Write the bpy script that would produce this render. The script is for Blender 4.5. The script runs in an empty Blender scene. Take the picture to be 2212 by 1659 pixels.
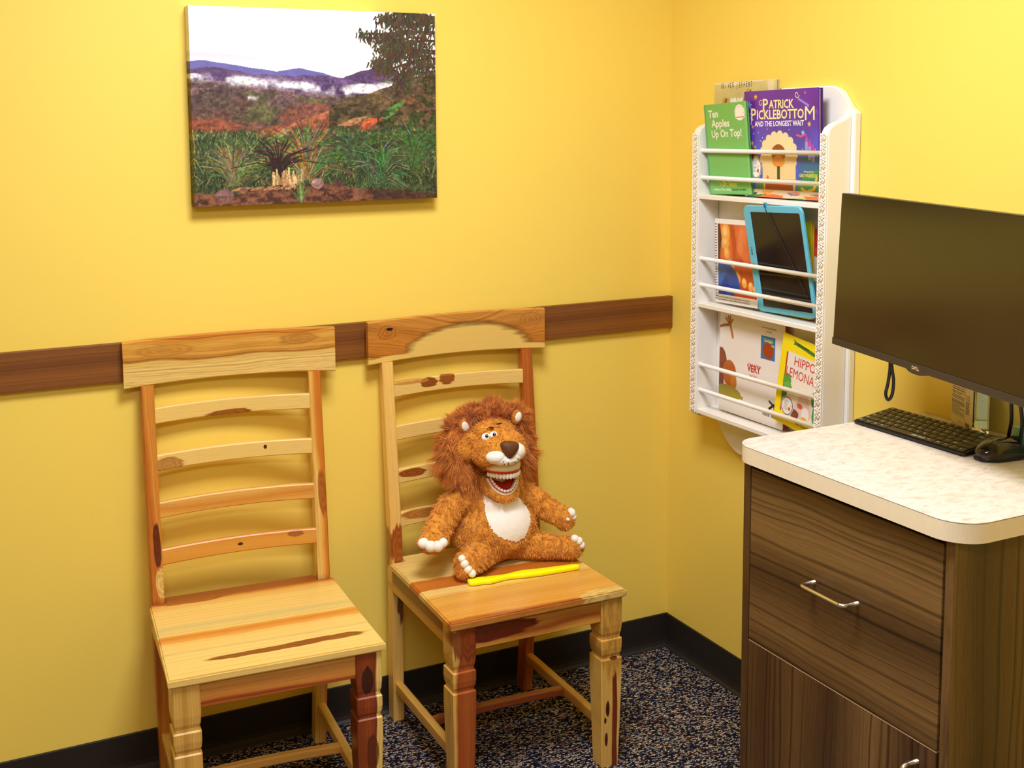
import bpy, bmesh, math, random
import numpy as np
from mathutils import Vector, Matrix, Euler

# ------------------------------------------------------------------ camera
scn = bpy.context.scene
COL = scn.collection
cam_data = bpy.data.cameras.new('camera')
cam = bpy.data.objects.new('camera', cam_data)
COL.objects.link(cam)
cam_data.sensor_fit = 'HORIZONTAL'
cam_data.sensor_width = 36.0
cam_data.lens = 2498.70 / 2212 * 36.0
cam_data.shift_x = 0.04691
cam_data.shift_y = -0.12705
cam_data.clip_start = 0.05
_r = Vector((0.90355185, -0.4283552, -0.01028938))
_d = Vector((-0.0555754, -0.09334958, -0.9940811))
_f = Vector((0.4248593, 0.89877565, -0.1081522))
cam.matrix_world = Matrix(((_r.x, -_d.x, -_f.x, -2.02793), (_r.y, -_d.y, -_f.y, -2.84800), (_r.z, -_d.z, -_f.z, 1.6), (0, 0, 0, 1)))
scn.camera = cam

# ------------------------------------------------------------------ world, exposure, lamps
world = bpy.data.worlds.new('world')
scn.world = world
world.use_nodes = True
world.node_tree.nodes['Background'].inputs[0].default_value = (1, 1, 1, 1)
world.node_tree.nodes['Background'].inputs[1].default_value = 0.0
scn.view_settings.view_transform = 'Standard'
scn.view_settings.look = 'None'
scn.view_settings.exposure = 0.06
scn.view_settings.gamma = 1.0
scn.view_settings.use_curve_mapping = False
scn.cycles.max_bounces = 10
scn.cycles.diffuse_bounces = 5
scn.cycles.glossy_bounces = 4
scn.cycles.transmission_bounces = 8
scn.cycles.caustics_reflective = False
scn.cycles.caustics_refractive = False
scn.cycles.use_denoising = True

CEIL = 2.62
LCOL = (0.97, 0.99, 1.12)
def area(name, x, y, sx, sy, power, color=(1, 0.97, 0.92)):
    d = bpy.data.lights.new(name, 'AREA')
    d.shape = 'RECTANGLE'; d.size = sx; d.size_y = sy
    d.energy = power; d.color = color
    o = bpy.data.objects.new(name, d); COL.objects.link(o)
    o.location = (x, y, CEIL - 0.02)
    return o
LAMPS = ((-1.22, -1.28), (-2.05, -3.10))
area('ceiling_lamp', LAMPS[0][0], LAMPS[0][1], 0.58, 0.58, 41, LCOL)
area('ceiling_lamp', LAMPS[1][0], LAMPS[1][1], 1.18, 0.58, 34, LCOL)

# ------------------------------------------------------------------ colour / material helpers
def lin(c):
    out = []
    for v in c[:3]:
        v = v / 255.0
        out.append(v / 12.92 if v <= 0.04045 else ((v + 0.055) / 1.055) ** 2.4)
    return (out[0], out[1], out[2], 1.0)

def new_mat(name):
    m = bpy.data.materials.new(name)
    m.use_nodes = True
    nt = m.node_tree
    return m, nt, nt.nodes['Principled BSDF']

def plain(name, c, rough=0.5, metal=0.0, spec=0.5, bump=0.0, bscale=200.0, var=0.0, coat=0.0, trans=0.0, ior=1.45, alpha=1.0):
    """principled material with a little procedural variation"""
    m, nt, b = new_mat(name)
    b.inputs['Roughness'].default_value = rough
    b.inputs['Metallic'].default_value = metal
    b.inputs['Specular IOR Level'].default_value = spec
    b.inputs['Coat Weight'].default_value = coat
    b.inputs['Transmission Weight'].default_value = trans
    b.inputs['IOR'].default_value = ior
    b.inputs['Alpha'].default_value = alpha
    col = lin(c)
    tc = nt.nodes.new('ShaderNodeTexCoord')
    nz = nt.nodes.new('ShaderNodeTexNoise')
    nz.inputs['Scale'].default_value = bscale
    nz.inputs['Detail'].default_value = 3
    nt.links.new(tc.outputs['Object'], nz.inputs['Vector'])
    mx = nt.nodes.new('ShaderNodeMix'); mx.data_type = 'RGBA'
    mx.inputs[6].default_value = tuple(v * (1 - var) for v in col[:3]) + (1,)
    mx.inputs[7].default_value = tuple(min(1, v * (1 + var)) for v in col[:3]) + (1,)
    nt.links.new(nz.outputs['Fac'], mx.inputs[0])
    nt.links.new(mx.outputs[2], b.inputs['Base Color'])
    if bump > 0:
        bp = nt.nodes.new('ShaderNodeBump')
        bp.inputs['Strength'].default_value = 1.0
        bp.inputs['Distance'].default_value = bump
        nt.links.new(nz.outputs['Fac'], bp.inputs['Height'])
        nt.links.new(bp.outputs['Normal'], b.inputs['Normal'])
    return m

class NB:
    """tiny node-graph builder"""
    def __init__(s, nt): s.nt = nt
    def link(s, a, b): s.nt.links.new(a, b)
    def node(s, t, **kw):
        n = s.nt.nodes.new(t)
        for k, v in kw.items(): setattr(n, k, v)
        return n
    def math(s, op, a, b=None, c=None, clamp=False):
        n = s.node('ShaderNodeMath', operation=op); n.use_clamp = clamp
        for i, v in enumerate((a, b, c)):
            if v is None: continue
            if isinstance(v, (int, float)): n.inputs[i].default_value = v
            else: s.link(v, n.inputs[i])
        return n.outputs[0]
    def comb(s, x, y, z):
        n = s.node('ShaderNodeCombineXYZ')
        for i, v in enumerate((x, y, z)):
            if isinstance(v, (int, float)): n.inputs[i].default_value = v
            else: s.link(v, n.inputs[i])
        return n.outputs[0]
    def noise(s, vec, scale=1, detail=2, rough=0.5, dist=0.0, dim='3D'):
        n = s.node('ShaderNodeTexNoise'); n.noise_dimensions = dim
        n.inputs['Scale'].default_value = scale; n.inputs['Detail'].default_value = detail
        n.inputs['Roughness'].default_value = rough; n.inputs['Distortion'].default_value = dist
        if dim == '1D': s.link(vec, n.inputs['W'])
        else: s.link(vec, n.inputs['Vector'])
        return n.outputs['Fac']
    def ramp(s, fac, stops, interp='LINEAR'):
        n = s.node('ShaderNodeValToRGB'); n.color_ramp.interpolation = interp
        el = n.color_ramp.elements
        while len(el) > 1: el.remove(el[-1])
        for i, (p, c) in enumerate(stops):
            e = el[0] if i == 0 else el.new(p)
            e.position = p; e.color = c
        s.link(fac, n.inputs[0])
        return n.outputs[0]
    def mix(s, fac, a, b, blend='MIX'):
        n = s.node('ShaderNodeMix'); n.data_type = 'RGBA'; n.blend_type = blend
        for i, v in ((0, fac), (6, a), (7, b)):
            if isinstance(v, (int, float)): n.inputs[i].default_value = v
            elif isinstance(v, tuple): n.inputs[i].default_value = v
            else: s.link(v, n.inputs[i])
        return n.outputs[2]

SAP = (238, 202, 122); GOLD = (226, 166, 78); HEART = (196, 116, 40); DARK = (128, 56, 20); DEEP = (78, 26, 10); GREY = (200, 168, 92)

def wl(c): return lin((min(255, c[0] * 1.01), min(255, c[1] * 1.01), c[2] * .95))

def wood(name, along, cross, stops, seed=0.0, warp=0.02, wfreq=3.0, ring=140.0, grain=0.22, knots=(), rough=0.30, coat=0.15, tmul=0.35, t0=0.0, rcon=0.60):
    """plank wood: colour bands across the board (stops in metres on the cross axis), warped along the grain,
    fine growth lines, streaks and optional knots (a, c, ra, rc, colour, strength)."""
    m, nt, b = new_mat(name); B = NB(nt)
    tc = B.node('ShaderNodeTexCoord')
    sp = B.node('ShaderNodeSeparateXYZ'); B.link(tc.outputs['Object'], sp.inputs[0])
    ax = {'x': sp.outputs[0], 'y': sp.outputs[1], 'z': sp.outputs[2]}
    third = [k for k in 'xyz' if k not in (along, cross)][0]
    A, Cc, Tt = ax[along], ax[cross], ax[third]
    c = B.math('ADD', Cc, B.math('MULTIPLY', B.math('SUBTRACT', Tt, t0), tmul))
    w1 = B.noise(B.comb(B.math('MULTIPLY', A, wfreq), B.math('MULTIPLY', c, wfreq * 3), seed), 1.0, 2, 0.5)
    cw = B.math('ADD', c, B.math('MULTIPLY', B.math('SUBTRACT', w1, 0.5), warp * 2))
    # knots push the figure aside
    kn = []
    for (ka, kc, ra, rc, kcol, st) in knots:
        da = B.math('DIVIDE', B.math('SUBTRACT', A, ka), ra)
        dc = B.math('DIVIDE', B.math('SUBTRACT', c, kc), rc)
        d = B.math('SQRT', B.math('ADD', B.math('MULTIPLY', da, da), B.math('MULTIPLY', dc, dc)))
        kn.append((d, kcol, abs(st), rc, st < 0))
        g = B.math('POWER', 2.718, B.math('MULTIPLY', B.math('MULTIPLY', d, d), -0.7))
        cw = B.math('ADD', cw, B.math('MULTIPLY', B.math('MULTIPLY', g, dc), rc * 0.6))
    p0, p1 = stops[0][0], stops[-1][0]
    mr = B.node('ShaderNodeMapRange'); mr.inputs[1].default_value = p0; mr.inputs[2].default_value = p1
    jit = B.math('MULTIPLY', B.math('SUBTRACT', B.noise(B.comb(B.math('MULTIPLY', A, 25), B.math('MULTIPLY', c, 260), seed + 3), 1.0, 3), 0.5), (p1 - p0) * 0.035)
    B.link(B.math('ADD', cw, jit), mr.inputs[0])
    colr = B.ramp(mr.outputs[0], [((p - p0) / max(1e-6, p1 - p0), wl(cc)) for p, cc in stops])
    # growth rings follow the warp
    rg = B.noise(B.math('ADD', B.math('MULTIPLY', cw, ring), seed * 7.3), 1.0, 3, 0.6, dim='1D')
    rg2 = B.ramp(rg, [(0.30, (rcon, rcon, rcon, 1)), (0.47, (0.92, 0.92, 0.92, 1)), (0.62, (1.0, 1.0, 1.0, 1)), (0.8, (1.08, 1.08, 1.08, 1))])
    colr = B.mix(grain * 2.2, colr, B.mix(1.0, colr, rg2, 'MULTIPLY'))
    st = B.noise(B.comb(B.math('MULTIPLY', A, 9), B.math('MULTIPLY', c, 520), B.math('MULTIPLY', Tt, 200)), 1.0, 4, 0.65)
    st2 = B.ramp(st, [(0.30, (0.70, 0.66, 0.60, 1)), (0.5, (0.98, 0.98, 0.98, 1)), (0.7, (1.06, 1.06, 1.06, 1))])
    colr = B.mix(grain * 1.8, colr, B.mix(1.0, colr, st2, 'MULTIPLY'))
    for d, kcol, s_, rc, flat in kn:
        dn = B.math('ADD', d, B.math('MULTIPLY', B.math('SUBTRACT', B.noise(B.comb(B.math('MULTIPLY', A, 16), B.math('MULTIPLY', c, 130), seed), 1.0, 3), 0.5), 0.25 if flat else 0.9))
        msk = B.math('MULTIPLY', B.math('SUBTRACT', 1.12, dn, clamp=True), 7.0, clamp=True)
        rr = B.math('SINE', B.math('MULTIPLY', dn, 17.0))
        kc2 = B.mix(B.math('MULTIPLY_ADD', rr, 0.3, 0.35), wl(kcol), tuple(v * 0.42 for v in wl(kcol)[:3]) + (1,))
        if flat: kc2 = B.mix(st, tuple(v * .86 for v in wl(kcol)[:3]) + (1,), wl(kcol))
        colr = B.mix(B.math('MULTIPLY', msk, s_), colr, kc2)
    B.link(colr, b.inputs['Base Color'])
    b.inputs['Roughness'].default_value = rough
    b.inputs['Coat Weight'].default_value = coat
    b.inputs['Coat Roughness'].default_value = 0.25
    bp = B.node('ShaderNodeBump'); bp.inputs['Distance'].default_value = 0.0004; bp.inputs['Strength'].default_value = 0.5
    B.link(st, bp.inputs['Height']); B.link(bp.outputs[0], b.inputs['Normal'])
    return m

# ------------------------------------------------------------------ mesh helpers
def obj(name, bm, m, parent=None, smooth=False, mats=None):
    me = bpy.data.meshes.new(name)
    bm.normal_update(); bm.to_mesh(me); bm.free()
    for mm in (mats or [m]): me.materials.append(mm)
    o = bpy.data.objects.new(name, me); COL.objects.link(o)
    if parent: o.parent = parent
    if smooth:
        me.polygons.foreach_set('use_smooth', [True] * len(me.polygons))
    return o

def smooth_by_angle(o, deg=35):
    me = o.data
    me.polygons.foreach_set('use_smooth', [True] * len(me.polygons))
    bm = bmesh.new(); bm.from_mesh(me)
    for e in bm.edges:
        if len(e.link_faces) == 2 and e.calc_face_angle(0) > math.radians(deg): e.smooth = False
    bm.to_mesh(me); bm.free()
    return o

def thing(name, label, cat, loc=(0, 0, 0), rotz=0.0, group=None):
    o = bpy.data.objects.new(name, None); COL.objects.link(o)
    o.location = loc; o.rotation_euler = (0, 0, rotz)
    o.empty_display_size = 0.05
    o['label'] = label; o['category'] = cat
    if group: o['group'] = group
    return o

def tag(o, label, cat, group=None):
    o['label'] = label; o['category'] = cat
    if group: o['group'] = group
    return o

def struct(o, label=None):
    o['kind'] = 'structure'
    if label: o['label'] = label
    return o

def bm_box(bm, x0, x1, y0, y1, z0, z1, bev=0.0, seg=2, mi=0, M=None):
    r = bmesh.ops.create_cube(bm, size=1.0)
    vs = r['verts']
    for v in vs:
        v.co = Vector(((x0 + x1) / 2 + v.co.x * (x1 - x0), (y0 + y1) / 2 + v.co.y * (y1 - y0), (z0 + z1) / 2 + v.co.z * (z1 - z0)))
    fs = list({f for v in vs for f in v.link_faces})
    for f in fs: f.material_index = mi
    if bev > 0:
        es = list({e for v in vs for e in v.link_edges})
        r2 = bmesh.ops.bevel(bm, geom=es, offset=bev, segments=seg, affect='EDGES', profile=0.5, material=-1)
        vs = list({v for f in r2['faces'] for v in f.verts} | {v for v in vs if v.is_valid})
    if M is not None:
        bmesh.ops.transform(bm, matrix=M, verts=[v for v in vs if v.is_valid])
    return vs

def box(name, m, parent, x0, x1, y0, y1, z0, z1, bev=0.0, seg=2):
    bm = bmesh.new(); bm_box(bm, x0, x1, y0, y1, z0, z1, bev, seg)
    return obj(name, bm, m, parent)

def bm_prism(bm, pts, d, origin=(0, 0, 0), U=(1, 0, 0), V=(0, 1, 0), bev=0.0, mi=0):
    """extrude 2D polygon pts (in U,V) by vector d"""
    O = Vector(origin); U = Vector(U); V = Vector(V); D = Vector(d)
    a = [bm.verts.new(O + U * p[0] + V * p[1]) for p in pts]
    b = [bm.verts.new(O + U * p[0] + V * p[1] + D) for p in pts]
    n = len(pts); fs = []
    fs.append(bm.faces.new(a)); fs.append(bm.faces.new(list(reversed(b))))
    for i in range(n):
        fs.append(bm.faces.new([a[i], b[i], b[(i + 1) % n], a[(i + 1) % n]]))
    for f in fs: f.material_index = mi
    bmesh.ops.recalc_face_normals(bm, faces=fs)
    if bev > 0:
        es = list({e for f in fs[:2] for e in f.edges})
        bmesh.ops.bevel(bm, geom=es, offset=bev, segments=2, affect='EDGES')
    return fs

def bm_tube(bm, pts, rad, segs=12, cap=True, closed=False, mi=0, flat=1.0):
    """tube along points; rad float or list; flat scales the second cross axis"""
    P = [Vector(p) for p in pts]; n = len(P)
    R = rad if isinstance(rad, (list, tuple)) else [rad] * n
    rings = []; prev = None
    for i in range(n):
        t = (P[(i + 1) % n] - P[i - 1]) if closed else (P[min(i + 1, n - 1)] - P[max(i - 1, 0)])
        t.normalize()
        if prev is None:
            a = Vector((0, 0, 1)) if abs(t.z) < 0.9 else Vector((1, 0, 0))
            u = t.cross(a).normalized()
        else:
            u = (prev - t * prev.dot(t)).normalized()
        prev = u; v = t.cross(u)
        rings.append([bm.verts.new(P[i] + (u * math.cos(k / segs * 2 * math.pi) + v * flat * math.sin(k / segs * 2 * math.pi)) * R[i]) for k in range(segs)])
    for i in range(n if closed else n - 1):
        a, b = rings[i], rings[(i + 1) % n]
        for k in range(segs):
            f = bm.faces.new([a[k], b[k], b[(k + 1) % segs], a[(k + 1) % segs]]); f.material_index = mi; f.smooth = True
    if cap and not closed:
        f = bm.faces.new(list(reversed(rings[0]))); f.material_index = mi
        f = bm.faces.new(rings[-1]); f.material_index = mi

def bm_ell(bm, c, r, seg=16, ring=10, R=None, mi=0):
    M = Matrix.Translation(Vector(c)) @ (R.to_4x4() if R is not None else Matrix.Identity(4)) @ Matrix.Diagonal((r[0], r[1], r[2], 1))
    res = bmesh.ops.create_uvsphere(bm, u_segments=seg, v_segments=ring, radius=1.0, matrix=M)
    for v in res['verts']:
        for f in v.link_faces: f.material_index = mi; f.smooth = True
    return res['verts']

def bm_sweep_bar(bm, path, ht, hh):
    """bar whose centre line is path [(x,y,z)], rectangular section: half thickness ht (y) and half height hh (z), eased edges"""
    e = min(ht, hh) * 0.35
    sec = [(-ht, -hh + e), (-ht, hh - e), (-ht + e, hh), (ht - e, hh), (ht, hh - e), (ht, -hh + e), (ht - e, -hh), (-ht + e, -hh)]
    rings = []
    for (x, y, z) in path:
        rings.append([bm.verts.new((x, y + a, z + b)) for a, b in sec])
    n = len(sec)
    for i in range(len(rings) - 1):
        for k in range(n):
            bm.faces.new([rings[i][k], rings[i + 1][k], rings[i + 1][(k + 1) % n], rings[i][(k + 1) % n]])
    bm.faces.new(list(reversed(rings[0]))); bm.faces.new(rings[-1])
    bmesh.ops.recalc_face_normals(bm, faces=bm.faces[:])

def bm_loft(bm, secs, cap=True, mi=0, smooth=False):
    """secs: list of equal-length vertex loops"""
    R = [[bm.verts.new(p) for p in s] for s in secs]; n = len(secs[0]); fs = []
    for i in range(len(R) - 1):
        for k in range(n):
            f = bm.faces.new([R[i][k], R[i + 1][k], R[i + 1][(k + 1) % n], R[i][(k + 1) % n]]); fs.append(f)
    if cap: fs.append(bm.faces.new(list(reversed(R[0])))); fs.append(bm.faces.new(R[-1]))
    for f in fs: f.material_index = mi; f.smooth = smooth
    bmesh.ops.recalc_face_normals(bm, faces=fs)

def frame(O, r, u, n):
    r, u, n = Vector(r).normalized(), Vector(u).normalized(), Vector(n).normalized()
    return Matrix(((r.x, u.x, n.x, O[0]), (r.y, u.y, n.y, O[1]), (r.z, u.z, n.z, O[2]), (0, 0, 0, 1)))

def text_bm(bm, s, size, M, sx=1.0, bold=0.0, align='LEFT', mi=0, shear=0.0, thick=0.0, spacing=1.0, fit=None):
    """flat lettering placed by matrix M (x right, y up)"""
    cu = bpy.data.curves.new('t', 'FONT'); cu.body = s; cu.size = size; cu.align_x = align
    cu.offset = bold; cu.shear = shear; cu.space_character = spacing; cu.resolution_u = 2
    cu.extrude = thick
    to = bpy.data.objects.new('t', cu); COL.objects.link(to)
    dg = bpy.context.evaluated_depsgraph_get()
    me = bpy.data.meshes.new_from_object(to.evaluated_get(dg))
    if fit:
        xs = [v.co.x for v in me.vertices]; x0, x1 = min(xs), max(xs)
        me.transform(Matrix.Translation((-x0, 0, 0))); sx = fit / (x1 - x0)
    me.transform(Matrix.Diagonal((sx, 1, 1, 1)))
    me.transform(M)
    old = set(bm.faces)
    bm.from_mesh(me)
    for f in bm.faces:
        if f not in old: f.material_index = mi
    bpy.data.objects.remove(to); bpy.data.curves.remove(cu); bpy.data.meshes.remove(me)

# ------------------------------------------------------------------ painted surfaces (colour stored on a fine grid)
def vcol_mat(name, rough=0.4, spec=0.5, bump=0.0, coat=0.0):
    m, nt, b = new_mat(name); B = NB(nt)
    at = B.node('ShaderNodeAttribute', attribute_name='Col')
    tc = B.node('ShaderNodeTexCoord')
    nz = B.noise(tc.outputs['Object'], 900.0, 2)
    B.link(B.mix(0.10, at.outputs['Color'], B.mix(1.0, at.outputs['Color'], B.ramp(nz, [(0.3, (0.8, 0.8, 0.8, 1)), (0.7, (1.15, 1.15, 1.15, 1))]), 'MULTIPLY')), b.inputs['Base Color'])
    b.inputs['Roughness'].default_value = rough
    b.inputs['Specular IOR Level'].default_value = spec
    b.inputs['Coat Weight'].default_value = coat
    if bump:
        bp = B.node('ShaderNodeBump'); bp.inputs['Distance'].default_value = bump
        B.link(nz, bp.inputs['Height']); B.link(bp.outputs[0], b.inputs['Normal'])
    return m

def paint_sheet(name, img, M, w, h, mat, parent, z=0.0, bend=None):
    """img: HxWx3 sRGB 0..255, row 0 on top; sheet spans (0..w, 0..h) in frame M"""
    H, W = img.shape[:2]
    xs = np.linspace(0, w, W); ys = np.linspace(h, 0, H)
    X, Y = np.meshgrid(xs, ys)
    co = np.stack([X, Y, np.full_like(X, z)], -1).reshape(-1, 3)
    if bend is not None: co[:, 2] += bend(co[:, 0] / w, co[:, 1] / h)
    Mn = np.array(M)
    co = co @ Mn[:3, :3].T + Mn[:3, 3]
    i = np.arange(H * W).reshape(H, W)
    f = np.stack([i[1:, :-1], i[1:, 1:], i[:-1, 1:], i[:-1, :-1]], -1).reshape(-1, 4)
    me = bpy.data.meshes.new(name)
    me.vertices.add(len(co)); me.vertices.foreach_set('co', co.ravel())
    me.loops.add(f.size); me.loops.foreach_set('vertex_index', f.ravel().astype(np.int32))
    me.polygons.add(len(f)); me.polygons.foreach_set('loop_start', np.arange(0, f.size, 4, dtype=np.int32))
    me.update()
    c = img.reshape(-1, 3) / 255.0
    c = np.where(c <= 0.04045, c / 12.92, ((np.clip(c, 0, 1) + 0.055) / 1.055) ** 2.4)
    at = me.color_attributes.new('Col', 'FLOAT_COLOR', 'POINT')
    at.data.foreach_set('color', np.concatenate([c, np.ones((len(c), 1))], 1).astype(np.float32).ravel())
    me.materials.append(mat)
    o = bpy.data.objects.new(name, me); COL.objects.link(o)
    if parent: o.parent = parent
    return o

class Paint:
    """small raster painter, x to the right 0..W, y down 0..H in cell units given as fractions"""
    def __init__(s, w, h, c):
        s.W, s.H = w, h
        s.a = np.zeros((h, w, 3)) + np.array(c, float)
        s.X, s.Y = np.meshgrid((np.arange(w) + 0.5) / w, (np.arange(h) + 0.5) / h)
        s.asp = w / h
    def put(s, m, c, al=1.0):
        m = np.clip(m.astype(float), 0, 1)[..., None] * al
        s.a = s.a * (1 - m) + np.array(c, float) * m
    def rect(s, x0, y0, x1, y1, c, al=1.0): s.put((s.X >= x0) & (s.X <= x1) & (s.Y >= y0) & (s.Y <= y1), c, al)
    def ell(s, x, y, rx, ry, c, al=1.0, rot=0.0, soft=0.0):
        dx = (s.X - x) * s.asp; dy = s.Y - y
        u = dx * math.cos(rot) + dy * math.sin(rot); v = -dx * math.sin(rot) + dy * math.cos(rot)
        d = np.sqrt((u / (rx * s.asp)) ** 2 + (v / ry) ** 2)
        s.put(np.clip((1 - d) / soft + 0.5, 0, 1) if soft else d <= 1, c, al)
    def poly(s, pts, c, al=1.0):
        ins = np.zeros_like(s.X, bool); n = len(pts)
        for i in range(n):
            x0, y0 = pts[i]; x1, y1 = pts[(i + 1) % n]
            cond = ((y0 > s.Y) != (y1 > s.Y))
            with np.errstate(divide='ignore', invalid='ignore'):
                xi = (x1 - x0) * (s.Y - y0) / ((y1 - y0) if y1 != y0 else 1e-9) + x0
            ins ^= cond & (s.X < xi)
        s.put(ins, c, al)
    def stroke(s, pts, wd, c, al=1.0):
        """wd in fractions of height, may be a pair start,end"""
        w0, w1 = wd if isinstance(wd, tuple) else (wd, wd)
        c = np.array(c, float)
        L = sum(math.hypot((pts[i + 1][0] - pts[i][0]) * s.W, (pts[i + 1][1] - pts[i][1]) * s.H) for i in range(len(pts) - 1))
        N = max(2, int(L * 1.6)); t = np.linspace(0, len(pts) - 1 - 1e-6, N)
        k = t.astype(int); fr = t - k; P = np.array(pts)
        q = P[k] * (1 - fr[:, None]) + P[k + 1] * fr[:, None]
        ww = w0 + (w1 - w0) * np.linspace(0, 1, N)
        for (x, y), w_ in zip(q, ww):
            r = max(0.5, w_ * s.H / 2); xi, yi = x * s.W, y * s.H
            x0, x1 = int(max(0, xi - r)), int(min(s.W, xi + r + 1)); y0, y1 = int(max(0, yi - r)), int(min(s.H, yi + r + 1))
            if x1 > x0 and y1 > y0: s.a[y0:y1, x0:x1] = s.a[y0:y1, x0:x1] * (1 - al) + c * al

def vnoise(w, h, fx, fy, seed, octs=4, gain=0.5):
    rs = np.random.RandomState(seed); out = np.zeros((h, w)); amp = 1.0; tot = 0
    for o in range(octs):
        nx, ny = max(2, int(fx * 2 ** o)) + 2, max(2, int(fy * 2 ** o)) + 2
        g = rs.rand(ny, nx)
        xs = np.linspace(0, nx - 1.001, w); ys = np.linspace(0, ny - 1.001, h)
        xi = xs.astype(int); yi = ys.astype(int); xf = xs - xi; yf = ys - yi
        xf = xf * xf * (3 - 2 * xf); yf = yf * yf * (3 - 2 * yf)
        a = g[yi][:, xi]; b = g[yi][:, xi + 1]; c = g[yi + 1][:, xi]; d = g[yi + 1][:, xi + 1]
        out += amp * ((a * (1 - xf) + b * xf) * (1 - yf[:, None]) + (c * (1 - xf) + d * xf) * yf[:, None])
        tot += amp; amp *= gain
    return out / tot

# ------------------------------------------------------------------ the room
def wall_material(name, c):
    m, nt, b = new_mat(name); B = NB(nt)
    tc = B.node('ShaderNodeTexCoord')
    big = B.noise(tc.outputs['Object'], 1.3, 3)
    fine = B.noise(tc.outputs['Object'], 160, 3)
    c0 = lin(c)
    B.link(B.mix(big, tuple(v * 0.97 for v in c0[:3]) + (1,), tuple(min(1, v * 1.03) for v in c0[:3]) + (1,)), b.inputs['Base Color'])
    b.inputs['Roughness'].default_value = 0.55
    b.inputs['Specular IOR Level'].default_value = 0.35
    bp = B.node('ShaderNodeBump'); bp.inputs['Distance'].default_value = 0.0005; bp.inputs['Strength'].default_value = 0.35
    B.link(fine, bp.inputs['Height']); B.link(bp.outputs[0], b.inputs['Normal'])
    return m

def carpet_material():
    m, nt, b = new_mat('carpet'); B = NB(nt)
    tc = B.node('ShaderNodeTexCoord')
    mp = B.node('ShaderNodeMapping'); mp.inputs['Rotation'].default_value = (0, 0, 0.25); mp.inputs['Scale'].default_value = (1, 2.0, 1)
    B.link(tc.outputs['Object'], mp.inputs[0])
    wb = B.node('ShaderNodeTexNoise'); wb.inputs['Scale'].default_value = 90; B.link(mp.outputs[0], wb.inputs['Vector'])
    add = B.node('ShaderNodeVectorMath', operation='MULTIPLY_ADD'); B.link(wb.outputs['Color'], add.inputs[0])
    add.inputs[1].default_value = (0.012, 0.012, 0); B.link(mp.outputs[0], add.inputs[2])
    vo = B.node('ShaderNodeTexVoronoi'); vo.feature = 'F1'; vo.inputs['Scale'].default_value = 165
    B.link(add.outputs[0], vo.inputs['Vector'])
    sc = B.node('ShaderNodeSeparateColor'); B.link(vo.outputs['Color'], sc.inputs[0])
    big = B.noise(tc.outputs['Object'], 14, 3)
    # yarn colours: navy, cream, rust, teal, brown
    k = B.math('ADD', sc.outputs[0], B.math('MULTIPLY', B.math('SUBTRACT', big, 0.5), 0.5))
    colr = B.ramp(k, [(0.0, lin((24, 30, 58))), (0.20, lin((36, 48, 92))), (0.34, lin((22, 20, 24))), (0.46, lin((62, 54, 48))), (0.53, lin((196, 178, 150))),
                      (0.72, lin((224, 208, 182))), (0.85, lin((150, 66, 40))), (0.91, lin((70, 100, 120))), (0.95, lin((210, 190, 158)))], 'CONSTANT')
    # dark gaps between loops
    gap = B.math('MULTIPLY', B.math('SUBTRACT', vo.outputs['Distance'], 0.42), 3.2, clamp=True)
    colr = B.mix(gap, colr, lin((16, 14, 18)))
    B.link(colr, b.inputs['Base Color'])
    b.inputs['Roughness'].default_value = 1.0
    b.inputs['Specular IOR Level'].default_value = 0.1
    bp = B.node('ShaderNodeBump'); bp.inputs['Distance'].default_value = 0.004; bp.invert = True
    B.link(vo.outputs['Distance'], bp.inputs['Height']); B.link(bp.outputs[0], b.inputs['Normal'])
    return m

YEL = (246, 216, 96)
m_wall = wall_material('yellow_paint', YEL)
m_ceil = plain('ceiling_white', (240, 238, 230), 0.9, bscale=60, var=0.02)
X0, Y0 = -4.4, -5.2
m_far = wall_material('far_yellow_paint', (238, 208, 120))  # unseen walls, set back and tinted to tune the bounced fill light
def shell(name, m, x0, x1, y0, y1, z0, z1):
    return struct(box(name, m, None, x0, x1, y0, y1, z0, z1))
shell('floor', carpet_material(), X0 - .1, 0.1, Y0 - .1, 0.1, -0.1, 0.0)
shell('ceiling', m_ceil, X0 - .1, 0.1, Y0 - .1, 0.1, CEIL, CEIL + 0.1)
shell('wall_back', m_wall, X0 - .1, 0.1, 0.0, 0.1, 0.0, CEIL)
shell('wall_right', m_wall, 0.0, 0.1, Y0, 0.0, 0.0, CEIL)
shell('wall_left', m_far, X0 - .1, X0, Y0, 0.0, 0.0, CEIL)
shell('wall_front', m_far, X0 - .1, 0.1, Y0 - .1, Y0, 0.0, CEIL)

m_base = plain('black_vinyl', (38, 32, 27), 0.5, bscale=30, var=0.15)
def baseboard(name, p0, p1, inward):
    """vinyl cove base: profile swept between two floor points"""
    prof = [(0.0, 0.103), (0.0035, 0.103), (0.0045, 0.101), (0.0045, 0.030), (0.006, 0.018), (0.010, 0.008), (0.016, 0.003), (0.018, 0.0), (0.0, 0.0)]
    bm = bmesh.new(); I = Vector(inward)
    secs = []
    for p in (p0, p1): secs.append([Vector(p) + I * a + Vector((0, 0, z)) for a, z in prof])
    bm_loft(bm, secs)
    return struct(obj(name, bm, m_base))
baseboard('baseboard_back', (X0, 0, 0), (-0.0, 0, 0), (0, -1, 0))
baseboard('baseboard_right', (0, -0.004, 0), (0, Y0, 0), (-1, 0, 0))

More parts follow.
